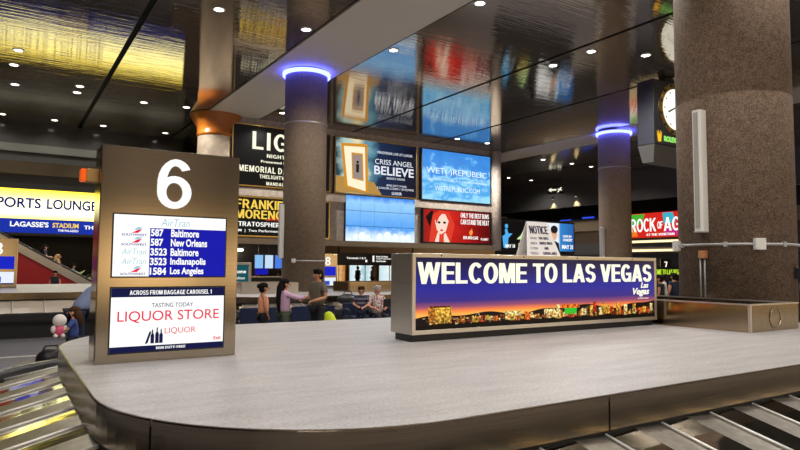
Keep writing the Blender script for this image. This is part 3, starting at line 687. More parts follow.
for i in range(4): card(('ESTA', 'AREA', 'CON', 'VIDEO')[i], -0.2 - i * 0.02, -0.07 - i * 0.01, 0.265 - i * 0.08, 0.3 - i * 0.08, M_ink2)

# ================================================================== ADVERTS
def board(name, label, x0, x1, z0, z1, y, panel, group=None, depth=0.22, trim=M_black, fwid=0.06, cat='billboard'):
    """lit advert facing -y; children are placed with local x from x0 and z from z0"""
    t = thing(name, label, cat, (x0, y, z0), 0, group); w, h = x1 - x0, z1 - z0
    MB().box((0, 0.02, 0), (w, depth, h), M_black).build('case', M_black, t)
    fr = MB()
    fr.box((0, -0.02, 0), (w, 0.02, fwid), trim); fr.box((0, -0.02, h - fwid), (w, 0.02, h), trim)
    fr.box((0, -0.02, fwid), (fwid, 0.02, h - fwid), trim); fr.box((w - fwid, -0.02, fwid), (w, 0.02, h - fwid), trim)
    fr.build('frame', trim, t)
    p = MB().box((fwid, 0.0, fwid), (w - fwid, 0.02, h - fwid), panel).build('picture_panel', panel, t)
    return t, w, h, p
YB = 29.06
t, w, h, p = board('billboard', 'black billboard with tall white nightclub letters left of the slim column', 9.07, 14.3, 5.5, 8.55, YB, M_litblk, trim=M_gold)
for s, x0, x1, z0, z1, b in (('LIGHT', 1.0, 4.5, 1.85, 2.72, 0.02), ('NIGHTCLUB', 1.75, 3.55, 1.48, 1.66, 0.02), ('Presented by CIRQUE', 1.45, 3.9, 1.18, 1.34, 0.02), ('MEMORIAL DAY WEEKEND', 0.35, 4.95, 0.72, 1.02, 0.03), ('THELIGHTVEGAS.COM', 1.4, 3.9, 0.44, 0.62, 0.02), ('MANDALAY BAY', 1.75, 3.5, 0.12, 0.28, 0.02)):
    (text(t, s, -0.008, x0, x1, z0, z1, M_litcream, b) if s[1].islower() else caps(t, s, -0.004, x0, x1, z0, z1, M_litcream, 0.006, 'lettering', 0.16))
t, w, h, p = board('billboard', 'black billboard with bold yellow name lettering low beside the slim column', 9.07, 14.3, 3.06, 5.02, YB, M_litblk, trim=M_gold)
for s, x0, x1, z0, z1, b, m in (('FRANKIE', 0.25, 2.65, 1.36, 1.8, 0.03, M_lityellow), ('MORENO', 0.25, 2.65, 0.88, 1.3, 0.03, M_lityellow), ('STRATOSPHERE', 0.2, 2.7, 0.5, 0.72, 0.03, M_litwhite), ('1PM  |  Two Performances', 0.2, 2.7, 0.2, 0.36, 0.01, M_litwhite)):
    (text(t, s, -0.008, x0, x1, z0, z1, m, b) if '  ' in s else caps(t, s, -0.004, x0, x1, z0, z1, m))
mb = MB(); mb.poly([(1.7, -0.004, 0.8), (2.6, -0.004, 0.84), (2.75, -0.004, 0.98), (2.2, -0.004, 1.05)], lit('scarlet_print', (170, 40, 30))); mb.build('brush_stroke', None, t)
M_bel = ramp_emit('stage_print', 0, ((0.0, (40, 66, 76)), (0.10, (170, 196, 190)), (0.26, (226, 216, 170)), (0.38, (90, 140, 160)), (0.52, (26, 44, 76)), (1.0, (8, 10, 30))), 1.0, 0.45, 4)
t, w, h, p = board('billboard', 'dark blue show billboard picturing a golden doorway beside the slim column', 14.55, 19.77, 5.5, 8.55, YB, M_bel, trim=M_gold)
M_door = lit('print_doorlight', (250, 238, 205)); M_dgold = lit('print_doorgold', (206, 140, 40)); M_sil = lit('print_dark', (40, 34, 30)); M_sand = lit('print_sand', (176, 136, 70))
M_mauve = lit('print_mauve', (150, 136, 130))
mb = MB(); mb.poly([(0.08, -0.002, 0.08), (2.9, -0.002, 0.08), (2.4, -0.002, 0.75), (0.08, -0.002, 0.95)], M_sand); mb.build('ground_picture', None, t)
mb = MB(); mb.poly([(0.62, -0.003, 0.35), (2.05, -0.003, 0.15), (1.95, -0.003, 2.8), (0.35, -0.003, 2.7)], M_dgold)
mb.poly([(0.78, -0.005, 0.45), (1.88, -0.005, 0.22), (1.8, -0.005, 2.62), (0.52, -0.005, 2.55)], M_door)
mb.poly([(1.05, -0.006, 0.85), (1.75, -0.006, 0.75), (1.68, -0.006, 2.25), (0.98, -0.006, 2.25)], M_dgold)
mb.poly([(1.13, -0.007, 0.9), (1.67, -0.007, 0.83), (1.6, -0.007, 2.15), (1.06, -0.007, 2.15)], M_mauve)
mb.poly([(1.28, -0.008, 1.2), (1.45, -0.008, 1.2), (1.46, -0.008, 1.65), (1.27, -0.008, 1.65)], M_sil); mb.disc((1.365, -0.0085, 1.76), (0, -1, 0), 0.08, M_sil, 12)
mb.build('doorway_picture', None, t)
M_pale = lit('print_pale', (225, 230, 240))
for s, x0, x1, z0, z1, b in (('MINDFREAK LIVE AT LUXOR', 2.6, 4.9, 2.36, 2.5, 0.0), ('CRISS ANGEL', 2.45, 4.95, 1.78, 2.06, 0.0), ('BELIEVE', 2.4, 5.0, 1.2, 1.68, 0.02), ('NIGHTLY SHOWS', 3.2, 4.4, 0.98, 1.1, 0.0), ('800.557.7428', 3.2, 4.5, 0.6, 0.7, 0.0), ('LUXOR.COM / SHOWS', 2.6, 5.0, 0.42, 0.54, 0.0), ('LUXOR', 3.55, 4.2, 0.14, 0.3, 0.02)):
    text(t, s, -0.008, x0, x1, z0, z1, M_pale, b)
# video wall
M_vid = ramp_emit('video_picture', 2, ((0.0, (236, 246, 255)), (0.16, (200, 228, 255)), (0.3, (84, 160, 240)), (0.6, (120, 184, 248)), (0.85, (150, 206, 252)), (1.0, (70, 136, 226))), 1.0, 0.3, 2.2, 'Object')
def vid_fix(m):
    N, L = nt(m); sp = [n for n in N if n.type == 'SEPXYZ'][0]
    mp = N.new('ShaderNodeMapping'); mp.inputs['Scale'].default_value = (0.4, 0.4, 1 / 2.45)
    tc = [n for n in N if n.type == 'TEX_COORD'][0]; L.new(tc.outputs['Object'], mp.inputs[0]); L.new(mp.outputs[0], sp.inputs[0])
vid_fix(M_vid)
t = thing('video_wall', 'pale blue video wall of fifteen screens under the doorway billboard', 'video wall', (15.25, YB, 3.0))
part_box(t, 'rack', (0, 0.03, 0), (4.4, 0.24, 2.46), M_black)
for i in range(5):
    for j in range(3): part_box(t, 'monitor', (i * 0.88 + 0.012, 0.0, j * 0.82 + 0.012), ((i + 1) * 0.88 - 0.012, 0.03, (j + 1) * 0.82 - 0.012), M_vid)
M_cloud = lit('video_white', (240, 248, 255)); mb = MB()
for x, r in ((0.6, 0.16), (1.0, 0.22), (1.35, 0.15), (2.1, 0.2), (2.6, 0.25), (3.1, 0.2), (3.6, 0.17), (3.95, 0.2)): mb.disc((x, -0.004, 0.1 + r * 0.9), (0, -1, 0), r, M_cloud, 14)
mb.build('cloud_picture', M_cloud, t)
# blue pool club board
M_pool = ramp_emit('pool_print', 2, ((0.0, (150, 214, 250)), (0.3, (70, 160, 226)), (0.5, (150, 212, 248)), (0.7, (60, 140, 220)), (1.0, (60, 130, 210))), 1.05, 1.6, 5)
t, w, h, p = board('billboard', 'bright blue pool club billboard at the right end of the advert wall', 20.08, 25.32, 5.5, 8.53, YB, M_pool)
M_lb = lit('print_lightblue', (226, 244, 255))
for s, x0, x1, z0, z1, b in (('WET( )REPUBLIC', 0.35, 4.9, 1.5, 1.95, 0.0), ('ULTRA POOL AT MGM GRAND', 0.5, 4.85, 1.2, 1.3, 0.0), ('WETREPUBLIC.COM', 0.95, 4.35, 0.62, 0.9, 0.0)): text(t, s, -0.008, x0, x1, z0, z1, M_lb, b)
# red burger board
M_redp = ramp_emit('red_print', 0, ((0.0, (150, 20, 20)), (0.35, (206, 36, 26)), (0.7, (150, 16, 16)), (1.0, (80, 8, 10))), 1.0, 0.3, 4)
t, w, h, p = board('billboard', 'red billboard with a pale long-haired face below the blue billboard', 20.2, 25.3, 3.05, 5.04, YB, M_redp)
M_skinp = lit('print_skin', (246, 214, 196)); M_hairp = lit('print_hair', (216, 60, 40)); M_pb = lit('print_black', (20, 8, 8))
mb = MB()
mb.poly([(0.45, -0.002, 0.06), (0.7, -0.002, 1.6), (1.2, -0.002, 1.9), (1.9, -0.002, 1.8), (2.3, -0.002, 1.1), (2.0, -0.002, 0.06)], M_hairp)
mb.poly([(0.85, -0.003, 1.3), (1.0, -0.003, 0.75), (1.3, -0.003, 0.5), (1.65, -0.003, 0.7), (1.85, -0.003, 1.3), (1.6, -0.003, 1.7), (1.1, -0.003, 1.7)], M_skinp)
mb.poly([(0.8, -0.004, 1.75), (0.95, -0.004, 1.1), (1.15, -0.004, 1.5), (1.4, -0.004, 1.75)], M_hairp)
for x in (1.15, 1.55): mb.disc((x, -0.005, 1.2), (0, -1, 0), 0.07, M_pb, 10, 0, 1.6)
mb.disc((1.34, -0.005, 0.75), (0, -1, 0), 0.06, M_litred, 10, 0, 2)
mb.poly([(0.85, -0.005, 0.06), (1.05, -0.005, 0.6), (1.2, -0.005, 0.66), (1.15, -0.005, 0.06)], M_skinp)
mb.poly([(1.5, -0.005, 0.06), (1.5, -0.005, 0.5), (1.62, -0.005, 0.62), (1.95, -0.005, 0.06)], M_skinp)
mb.poly([(0.5, -0.0045, 0.9), (0.75, -0.0045, 1.85), (0.62, -0.0045, 1.88), (0.2, -0.0045, 1.5)], M_pb)
mb.build('face_picture', None, t)
for s, x0, x1, z0, z1, b, m in (('ONLY THE BEST BUNS', 2.75, 4.95, 1.56, 1.84, 0.04, M_litwhite), ('CAN STAND THE HEAT', 2.75, 4.95, 1.16, 1.46, 0.04, M_litwhite), ('BURGR', 2.95, 4.1, 0.28, 0.46, 0.03, M_litwhite), ('PLANET', 4.3, 4.9, 0.24, 0.38, 0.03, M_litwhite)): caps(t, s, -0.004, x0, x1, z0, z1, m)
mb = MB(); mb.poly([(3.5, -0.004, 0.5), (3.62, -0.004, 0.55), (3.68, -0.004, 0.7), (3.6, -0.004, 0.95), (3.52, -0.004, 0.78), (3.44, -0.004, 0.84), (3.4, -0.004, 0.62)], lit('print_flame', (255, 150, 60))); mb.build('flame_emblem', None, t)
# lower boards right of the wall end
t, w, h, p = board('billboard', 'dark billboard with a blue figure and pale green pyramid behind the notice card', 26.15, 29.0, 2.7, 4.62, YB, M_litblk)
M_pblue = lit('print_cyan', (80, 170, 230)); M_pgr = lit('print_palegreen', (206, 240, 170))
mb = MB(); mb.poly([(0.2, -0.003, 0.2), (0.55, -0.003, 0.15), (0.6, -0.003, 0.8), (0.95, -0.003, 1.1), (0.6, -0.003, 1.1), (0.5, -0.003, 1.4), (0.3, -0.003, 1.35), (0.35, -0.003, 1.05), (0.1, -0.003, 0.9)], M_pblue); mb.disc((0.45, -0.003, 1.55), (0, -1, 0), 0.14, M_pblue, 12); mb.build('figure_picture', None, t)
mb = MB(); mb.poly([(1.3, -0.003, 0.75), (2.5, -0.003, 0.75), (2.3, -0.003, 0.95), (2.05, -0.003, 1.35), (1.9, -0.003, 1.35), (1.65, -0.003, 1.0)], M_pgr); mb.poly([(1.45, -0.003, 0.3), (2.3, -0.003, 0.3), (2.3, -0.003, 0.5), (1.45, -0.003, 0.5)], M_lityellow); mb.build('pyramid_picture', None, t)
text(t, 'MAY 18', -0.008, 0.35, 1.15, 0.2, 0.42, M_litwhite, 0.03)
M_bm = ramp_emit('portrait_print', 0, ((0.0, (236, 240, 244)), (0.56, (226, 236, 244)), (0.62, (40, 130, 200)), (1.0, (24, 92, 164))), 1.0)
t, w, h, p = board('billboard', 'blue and white billboard with a dark-haired man behind the welcome sign', 29.25, 32.75, 2.7, 4.68, YB, M_bm)
M_suit = lit('print_suit', (24, 26, 34)); M_skm = lit('print_face', (226, 172, 140))
mb = MB(); mb.poly([(0.9, -0.003, 0.06), (2.1, -0.003, 0.06), (2.0, -0.003, 0.6), (1.6, -0.003, 0.75), (1.2, -0.003, 0.6)], M_suit)
mb.disc((1.55, -0.004, 1.2), (0, -1, 0), 0.42, M_skm, 16, 0, 0.75); mb.disc((1.58, -0.0045, 1.5), (0, -1, 0), 0.26, M_suit, 16, 0, 1.3)
for x in (1.42, 1.68): mb.disc((x, -0.005, 1.22), (0, -1, 0), 0.035, M_suit, 8)
mb.build('portrait_picture', None, t)
for s, x0, x1, z0, z1 in (('LIVE IN', 2.4, 3.2, 1.0, 1.15), ('CONCERT', 2.4, 3.3, 0.74, 0.92), ('MAY 31', 2.3, 3.35, 0.22, 0.5)): text(t, s, -0.008, x0, x1, z0, z1, M_litwhite, 0.03)
text(t, 'theater', -0.008, 0.4, 1.1, 1.65, 1.78, M_suit, 0.02)

# sports lounge sign
M_sport = ramp_emit('lounge_panel', 2, ((0.0, (255, 236, 110)), (0.2, (255, 252, 186)), (0.62, (255, 252, 176)), (0.8, (255, 240, 110)), (1.0, (255, 216, 50))), 2.2)
M_sblue = lit('lounge_blue', (18, 46, 160)); M_stext = lit('lounge_navy', (20, 30, 120))
t = thing('illuminated_sign', 'long yellow and blue lounge sign high on the left behind the number 6 sign', 'sign', (-6, 36.4, 3.2))
part_box(t, 'case', (-0.05, 0.03, -0.06), (14.5, 0.3, 2.35), M_black)
up = part_box(t, 'upper_panel', (0, 0, 0.74), (14.4, 0.03, 2.24), M_sport); lo = part_box(t, 'lower_panel', (0, 0, 0.03), (14.4, 0.03, 0.73), M_sblue)
for s, x0, x1 in (('SPORTS', -0.62, 1.6), ('LOUNGE', 1.86, 4.18)): text(up, s, -0.008, x0 + 6, x1 + 6, 1.27, 1.8, M_stext, 0.028)
for s, x0, x1, z0, z1, m in (("LAGASSE'S", 0.3, 1.98, 0.33, 0.6, M_litwhite), ('STADIUM', 2.15, 3.35, 0.33, 0.58, M_lityellow), ('THE PALAZZO', 2.4, 3.35, 0.14, 0.25, M_litwhite), ('THE VENETIAN', 3.6, 5.9, 0.3, 0.5, M_litwhite)):
    text(lo, s, -0.008, x0 + 6, x1 + 6, z0, z1, m, 0.03)

# rock musical board on the right wall (faces -x)
t = thing('billboard', 'multicoloured rock musical billboard between the far column and the massive column', 'billboard', (38.7, 29.3, 3.85))
part_box(t, 'case', (0.03, -7.2, 0), (0.28, 0, 1.75), M_black)
def patch(y0, y1, z0, z1, m, x=0.0): return MB().poly([(x, -y0, z0), (x, -y1, z0), (x, -y1, z1), (x, -y0, z1)], m, (0.03, 0, 0)).build('colour_panel', m, t)
pc = [lit('rock_red', (206, 36, 26)), lit('rock_green', (70, 170, 50)), lit('rock_orange', (230, 120, 30)), lit('rock_teal', (60, 170, 190)), lit('rock_magenta', (190, 40, 120))]
patch(0.0, 7.2, 0.0, 1.75, pc[0], 0.004)
mb = MB()
for pts, m in ((((0.1, 0.9), (1.2, 1.0), (1.5, 1.7), (0.3, 1.7)), pc[1]), (((0.0, 0.1), (0.9, 0.1), (0.7, 0.9), (0.0, 1.0)), pc[2]), (((1.6, 1.1), (2.7, 1.0), (2.8, 1.7), (1.7, 1.7)), pc[0]), (((3.0, 0.9), (3.9, 1.0), (3.7, 1.7), (2.9, 1.7)), pc[3]), (((2.9, 0.1), (4.2, 0.1), (4.0, 0.6), (3.2, 0.7)), pc[4]), (((4.1, 0.9), (5.2, 0.9), (5.0, 1.7), (4.2, 1.6)), pc[1])):
    mb.poly([(-0.002, -a, b) for a, b in pts], m)
mb.build('splash_picture', None, t)
for q, y0_, z0_, w_, h_ in (('ROCK', -0.3, 0.42, 2.1, 0.95), ('OF', -2.5, 0.6, 0.42, 0.5), ('AGES', -3.0, 0.42, 2.3, 0.95), ('AT THE VENETIAN', -1.6, 0.12, 2.2, 0.16)):
    mb = MB(); caps_into(mb, q, (-0.01, y0_, z0_), (0, -1, 0), (0, 0, 1), w_, h_, M_litwhite, 0.012, 0.04); mb.build('lettering', M_litwhite, t)
for z, lab in ((3.5, 'upper warm light strip under the rock musical billboard'), (2.86, 'lower warm light strip under the rock musical billboard')):
    t = thing('light_strip', lab, 'light strip', (38.74, 29.3, z)); part_box(t, 'tray', (0.05, -9, -0.04), (0.25, 0, 0.09 if z > 3 else 0.3), M_beige); part_box(t, 'tube', (0.0, -9, 0.0), (0.05, 0, 0.16), mat('strip_glow', (0.8, 0.7, 0.5), 0.4, 0, srgb(255, 232, 180), 1.1))
# ------------------------------------------------------------------ hanging clock
t = thing('hanging_clock', 'dark hanging box clock with gold bezel and green lettering left of the massive column', 'clock', (19.7, 13.7, 6.2))
M_navyp = mat('charcoal_navy', (0.035, 0.037, 0.05), 0.35)
cw, cd = 2.6, 0.7
MB().box((0, 0, 0), (cw, cd, 2.4), M_navyp, 0.02).build('cabinet', M_navyp, t)
# tapered lower hood
hood = [(0, 0, -0.02), (cw, 0, -0.02), (cw, cd, -0.02), (0, cd, -0.02)]; hl = [(0.1, 0.12, -0.65), (cw - 0.1, 0.12, -0.65), (cw - 0.1, cd - 0.12, -0.65), (0.1, cd - 0.12, -0.65)]
mb = MB(); vs = [mb.bm.verts.new(p) for p in hood]; ws = [mb.bm.verts.new(p) for p in hl]
fs = [mb.bm.faces.new(vs), mb.bm.faces.new(ws[::-1])] + [mb.bm.faces.new((vs[i], vs[(i + 1) % 4], ws[(i + 1) % 4], ws[i])) for i in range(4)]
mb._set(fs, M_greyfascia); mb.build('lower_hood', M_greyfascia, t)
part_box(t, 'hanger', (1.0, 0.2, 2.4), (1.6, 0.5, 2.67), M_black)
cc = (1.28, -0.02, 1.40)
mb = MB(); mb.disc((cc[0], -0.03, cc[2]), (0, -1, 0), 0.98, M_gold, 40, 0.04)
for k in range(24):
    a = 2 * math.pi * k / 24; mb.box((cc[0] + 0.9 * math.cos(a) - 0.05, -0.055, cc[2] + 0.9 * math.sin(a) - 0.05), (cc[0] + 0.9 * math.cos(a) + 0.05, -0.03, cc[2] + 0.9 * math.sin(a) + 0.05), M_black if k % 2 else M_gold)
mb.build('bezel', None, t)
dial = MB().disc((cc[0], -0.045, cc[2]), (0, -1, 0), 0.77, lit('dial_white', (255, 255, 246), 1.05), 40, 0.012).build('dial', None, t)
mb = MB()
for k in range(12):
    a = 2 * math.pi * k / 12; mb.box((cc[0] + 0.68 * math.cos(a) - 0.03, -0.052, cc[2] + 0.68 * math.sin(a) - 0.03), (cc[0] + 0.68 * math.cos(a) + 0.03, -0.046, cc[2] + 0.68 * math.sin(a) + 0.03), M_gold)
mb.build('hour_mark', M_gold, dial)
MB().poly([(cc[0] + 0.05, -0.06, cc[2] + 0.08), (cc[0] - 0.02, -0.06, cc[2] + 0.1), (cc[0] - 0.5, -0.06, cc[2] - 0.12), (cc[0] - 0.46, -0.06, cc[2] - 0.17)], M_black, (0, 0.008, 0)).build('hour_hand', M_black, dial)
MB().poly([(cc[0] - 0.03, -0.062, cc[2] + 0.08), (cc[0] + 0.04, -0.062, cc[2] + 0.1), (cc[0] + 0.5, -0.062, cc[2] - 0.5), (cc[0] + 0.45, -0.062, cc[2] - 0.52)], M_black, (0, 0.008, 0)).build('minute_hand', M_black, dial)
M_lgreen = lit('letter_green', (150, 230, 110), 1.0); M_crown = lit('crown_gold', (250, 190, 40), 1.0)
text(t, 'ROLEX', -0.012, 0.56, 1.3, 0.14, 0.34, M_lgreen, 0.035, 0.02)
mb = MB(); q = 0.3
mb.poly([(q - 0.08, -0.004, 0.1), (q + 0.08, -0.004, 0.1), (q + 0.15, -0.004, 0.5), (q + 0.07, -0.004, 0.32), (q + 0.06, -0.004, 0.52), (q, -0.004, 0.34), (q - 0.06, -0.004, 0.52), (q - 0.07, -0.004, 0.32), (q - 0.15, -0.004, 0.5)], M_crown, (0, -0.01, 0)); mb.build('crown_emblem', M_crown, t)

# ------------------------------------------------------------------ small number signs on the far carousels
def mini_sign(label, x, y, z, digit, w=1.0):
    t = thing('number_sign', label, 'sign', (x, y, z))
    MB().box((0, 0, 0), (w, 0.3, 1.4), M_sign, 0.01).build('cabinet', M_sign, t)
    caps(t, digit, -0.004, w * 0.5 - 0.11, w * 0.5 + 0.11, 0.94, 1.27, M_litwhite, 0.012, 'digit')
    part_box(t, 'flight_display', (w * 0.1, -0.01, 0.53), (w * 0.92, 0.0, 0.89), lit('mini_blue', (20, 34, 190)))
    lo = part_box(t, 'advert_display', (w * 0.1, -0.01, 0.1), (w * 0.92, 0.0, 0.45), lit('mini_white', (225, 232, 250)))
    part_box(lo, 'picture_strip', (w * 0.14, -0.014, 0.16), (w * 0.6, -0.008, 0.32), lit('mini_cobalt', (40, 70, 200)))
    part_box(lo, 'footer_strip', (w * 0.1, -0.014, 0.1), (w * 0.92, -0.008, 0.14), M_litnavy)
    return t
mini_sign('steel number 8 sign at the left edge on the far left carousel', -0.55, 20.7, 1.0, '8', 0.95)
mini_sign('steel number 8 sign half hidden behind the slim column', 10.5, 22.3, 0.77, '8', 0.85)
mini_sign('small number 7 sign beyond the steel trough, beside the scrolling sign', 27.6, 19.0, 0.75, '7', 0.9)
t = thing('scrolling_sign', 'small black scrolling welcome sign in yellow green letters far behind the steel trough', 'sign', (25.6, 18.4, 0.75))
part_box(t, 'case', (0, 0, 0.5), (3.0, 0.2, 1.0), M_black); part_box(t, 'foot', (0.2, 0.05, 0), (2.8, 0.15, 0.5), M_black)
caps(t, 'WELCOME TO LAS VEGAS', -0.004, 0.1, 2.9, 0.64, 0.88, lit('led_lime', (190, 230, 50)), 0.008)

# ================================================================== SEATS
M_navy = mat('navy_vinyl', srgb(26, 36, 66), 0.35); M_arm = mat('dark_metal', (0.05, 0.05, 0.055), 0.35, 0.8)
def seat_proto():
    t = thing('lounge_seat', None, 'seat', (0, 0, 0), 0, 'row of lounge seats behind the near carousel')
    # faces +y; the camera sees its back
    mb = MB(); mb.box((-0.25, 0.0, 0.40), (0.25, 0.48, 0.47), M_navy, 0.02); mb.build('seat', M_navy, t)
    mb = MB(); mb.box((-0.25, -0.05, 0.42), (0.25, 0.01, 0.80), M_navy, 0.02); mb.build('backrest', M_navy, t)
    for s in (-1, 1):
        mb = MB(); mb.tube([(s * 0.28, 0.02, 0.42), (s * 0.28, 0.05, 0.64), (s * 0.28, 0.25, 0.66), (s * 0.28, 0.42, 0.64), (s * 0.28, 0.44, 0.45)], 0.018, M_arm, 8); mb.build('armrest', M_arm, t)
        mb = MB(); mb.tube([(s * 0.2, 0.22, 0.40), (s * 0.2, 0.2, 0.05), (s * 0.2, 0.42, 0.015)], 0.02, M_arm, 8); mb.tube([(s * 0.2, 0.2, 0.05), (s * 0.2, 0.0, 0.015)], 0.02, M_arm, 8); mb.build('leg', M_arm, t)
    return t
sp = seat_proto()
NS = 10
SPOT = [(3.5 + i * 0.6, 13.4, 0) for i in range(6)] + [(7.55 + i * 0.6, 14.0, 180) for i in range(4)]
for i in range(NS):
    o = sp if i == 0 else copy_tree(sp)
    o.location = (SPOT[i][0], SPOT[i][1], 0); o.rotation_euler.z = R(SPOT[i][2]); o.scale.z = 0.95
    o['group'] = 'lounge seats seen from behind' if i < 6 else 'lounge seats facing the camera'
    o['label'] = 'navy lounge seat seen from behind, in the row left of the striped boy' if i < 6 else 'navy lounge seat facing the camera, in the row with the grey-haired man'

# ================================================================== PEOPLE
def skin_mesh(verts, edges, radii, sub=2):
    me = bpy.data.meshes.new('skin'); me.from_pydata([Vector(v) for v in verts], edges, [])
    o = bpy.data.objects.new('skin', me); COL.objects.link(o)
    m = o.modifiers.new('skin', 'SKIN'); m.use_smooth_shade = True
    for i, r in enumerate(radii):
        d = me.skin_vertices[0].data[i]; d.radius = (r, r) if not isinstance(r, tuple) else r
        d.use_root = (i == 0)
    s = o.modifiers.new('sub', 'SUBSURF'); s.levels = sub; s.render_levels = sub
    dg = bpy.context.evaluated_depsgraph_get(); dg.update()
    out = bpy.data.meshes.new_from_object(o.evaluated_get(dg))
    bpy.data.objects.remove(o); bpy.data.meshes.remove(me)
    return out
SKINS = {'light': mat('skin_light', srgb(206, 150, 120), 0.5), 'tan': mat('skin_tan', srgb(186, 130, 96), 0.5)}
M_eye = mat('eye_dark', (0.02, 0.015, 0.012), 0.2)
def cloth(name, rgb): return mat(name, srgb(*rgb), 0.8)
def person(label, loc, rz, hgt, skin, shirt, pants, hair, hair_len='short', arms=None, sit=False, lean=0.0, sleeve=0.5, group=None, skirt=None, stride=0.0, detail=True, head_turn=0.0):
    """faces local +y. arms: ((elbow),(hand)) right and left in local metres for a 1.7 m figure"""
    k = hgt / 1.7
    t = thing('person', label, 'person', loc, rz, group)
    dz = -0.44 if sit else 0.0
    def ln(y, z):       # forward lean about the pelvis
        a = lean; q = z - 0.92; return (y + math.sin(a) * q, 0.92 + dz + math.cos(a) * q)
    def P(x, y, z):
        yy, zz = ln(y, z); return Vector((x, yy, zz)) * k
    ar = arms or (((0.24, -0.02, 1.12), (0.23, 0.08, 0.88)), ((-0.24, -0.02, 1.12), (-0.23, 0.08, 0.88)))
    V = [P(0, 0, 0.94), P(0, 0.01, 1.12), P(0, 0, 1.30), P(0, -0.01, 1.42), P(0, 0.0, 1.48), P(0, 0.02, 1.56), P(0, 0.015, 1.645)]
    rad = [(0.12, 0.09), (0.10, 0.08), (0.125, 0.082), (0.055, 0.055), (0.055, 0.055), (0.078, 0.09), (0.068, 0.078)]
    hf = 1.06 + max(0.0, 1.6 - hgt) * 0.45        # children have larger heads for their height
    V[6] = V[4] + (V[6] - V[4]) * hf; V[5] = V[4] + (V[5] - V[4]) * hf
    rad[5] = (0.078 * hf, 0.09 * hf); rad[6] = (0.068 * hf, 0.078 * hf)
    E = [(0, 1), (1, 2), (2, 3), (3, 4), (4, 5), (5, 6)]
    hands = []
    for s, (el, ha) in zip((1, -1), ar):
        i = len(V); el = P(*el); ha = P(*ha)
        wr = ha + (el - ha).normalized() * 0.08 * k
        V += [P(s * 0.165, -0.005, 1.375), el, wr, ha]; rad += [0.06, 0.042, 0.028, (0.036, 0.022)]
        E += [(2, i), (i, i + 1), (i + 1, i + 2), (i + 2, i + 3)]
        hands.append((ha, (ha - el).normalized(), s))
    legs = []
    for s in (1, -1):
        i = len(V); hip = Vector((s * 0.09, 0, 0.88 + dz)) * k; st = stride * s
        if sit: kn, an, to = Vector((s * 0.1, 0.42, 0.47)), Vector((s * 0.11, 0.44, 0.08)), Vector((s * 0.12, 0.58, 0.035))
        else: kn, an, to = Vector((s * 0.095, 0.02 + st * 0.6, 0.49)), Vector((s * 0.095, -0.01 + st, 0.085)), Vector((s * 0.11, 0.13 + st, 0.035))
        kn, an, to = kn * k, an * k, to * k
        V += [hip, kn, an, to]; rad += [0.088, 0.056, 0.038, (0.035, 0.025)]; E += [(0, i), (i, i + 1), (i + 1, i + 2), (i + 2, i + 3)]
        legs.append((hip, kn, an, to))
    sc = lambda r: tuple(q * k for q in r) if isinstance(r, tuple) else r * k
    b = MB(); sm = SKINS[skin]
    b.add(skin_mesh(V, E, [sc(r) for r in rad]), sm, None, True)
    if detail:
        for ha, d, s in hands:   # four fingers and a thumb
            sd = d.cross(Vector((0, 0, 1))); sd = sd.normalized() if sd.length > 0.1 else Vector((1, 0, 0)); up = sd.cross(d)
            for j, l in enumerate((0.062, 0.075, 0.07, 0.055)):
                o0 = ha + sd * (j - 1.5) * 0.018 * k; b.tube([o0, o0 + d * l * 0.7 * k, o0 + d * l * 1.15 * k - up * 0.02 * k, o0 + d * l * 1.3 * k - up * 0.04 * k], [0.009 * k, 0.009 * k, 0.008 * k, 0.006 * k], sm, 6)
            o0 = ha - d * 0.02 * k - sd * s * 0.03 * k; b.tube([o0, o0 + d * 0.03 * k - sd * s * 0.025 * k, o0 + d * 0.06 * k - sd * s * 0.02 * k], [0.011 * k, 0.01 * k, 0.007 * k], sm, 6)
    k0, k = k, k * hf
    hm = Matrix.Translation(V[5]) @ Matrix.Rotation(head_turn, 4, 'Z')
    for s in (1, -1):
        b.ball(hm @ Vector((s * 0.032 * k, 0.088 * k, 0.015 * k)), 0.008 * k, M_eye, 8)
        b.ball(hm @ Vector((s * 0.082 * k, -0.005 * k, 0.0)), (0.012 * k, 0.022 * k, 0.032 * k), sm, 8)
    b.tube([hm @ Vector((0, 0.085 * k, 0.02 * k)), hm @ Vector((0, 0.112 * k, -0.018 * k))], [0.007 * k, 0.015 * k], sm, 6)
    b.ball(hm @ Vector((0, 0.082 * k, -0.05 * k)), (0.024 * k, 0.008 * k, 0.007 * k), mat('lips', srgb(150, 80, 72), 0.5), 8)
    b.build('body', None, t)
    k = k0
    # shirt
    SV = [P(0, 0, 0.88), P(0, 0.01, 1.12), P(0, 0, 1.30), P(0, -0.01, 1.40)]; SR = [(0.175, 0.145), (0.165, 0.14), (0.19, 0.145), (0.1, 0.1)]; SE = [(0, 1), (1, 2), (2, 3)]
    for s, (el, ha) in zip((1, -1), ar):
        i = len(SV); sh = P(s * 0.165, -0.005, 1.375); el = P(*el); ha = P(*ha)
        if sleeve <= 0: continue
        if sleeve <= 1: SV += [sh, sh.lerp(el, sleeve)]; SR += [0.076, 0.062]; SE += [(2, i), (i, i + 1)]
        else: SV += [sh, el, el.lerp(ha, 0.8)]; SR += [0.076, 0.058, 0.044]; SE += [(2, i), (i, i + 1), (i + 1, i + 2)]
    MB().add(skin_mesh(SV, SE, [sc(r) for r in SR]), shirt, None, True).build('shirt', shirt, t)
    # trousers
    TV = [P(0, 0, 0.95)]; TR = [(0.15, 0.122)]; TE = []
    for hip, kn, an, to in legs:
        i = len(TV); TV += [hip, kn, an]; TR += [0.102, 0.074, 0.058]; TE += [(0, i), (i, i + 1), (i + 1, i + 2)]
    MB().add(skin_mesh(TV, TE, [sc(r) for r in TR]), pants, None, True).build('trousers', pants, t)
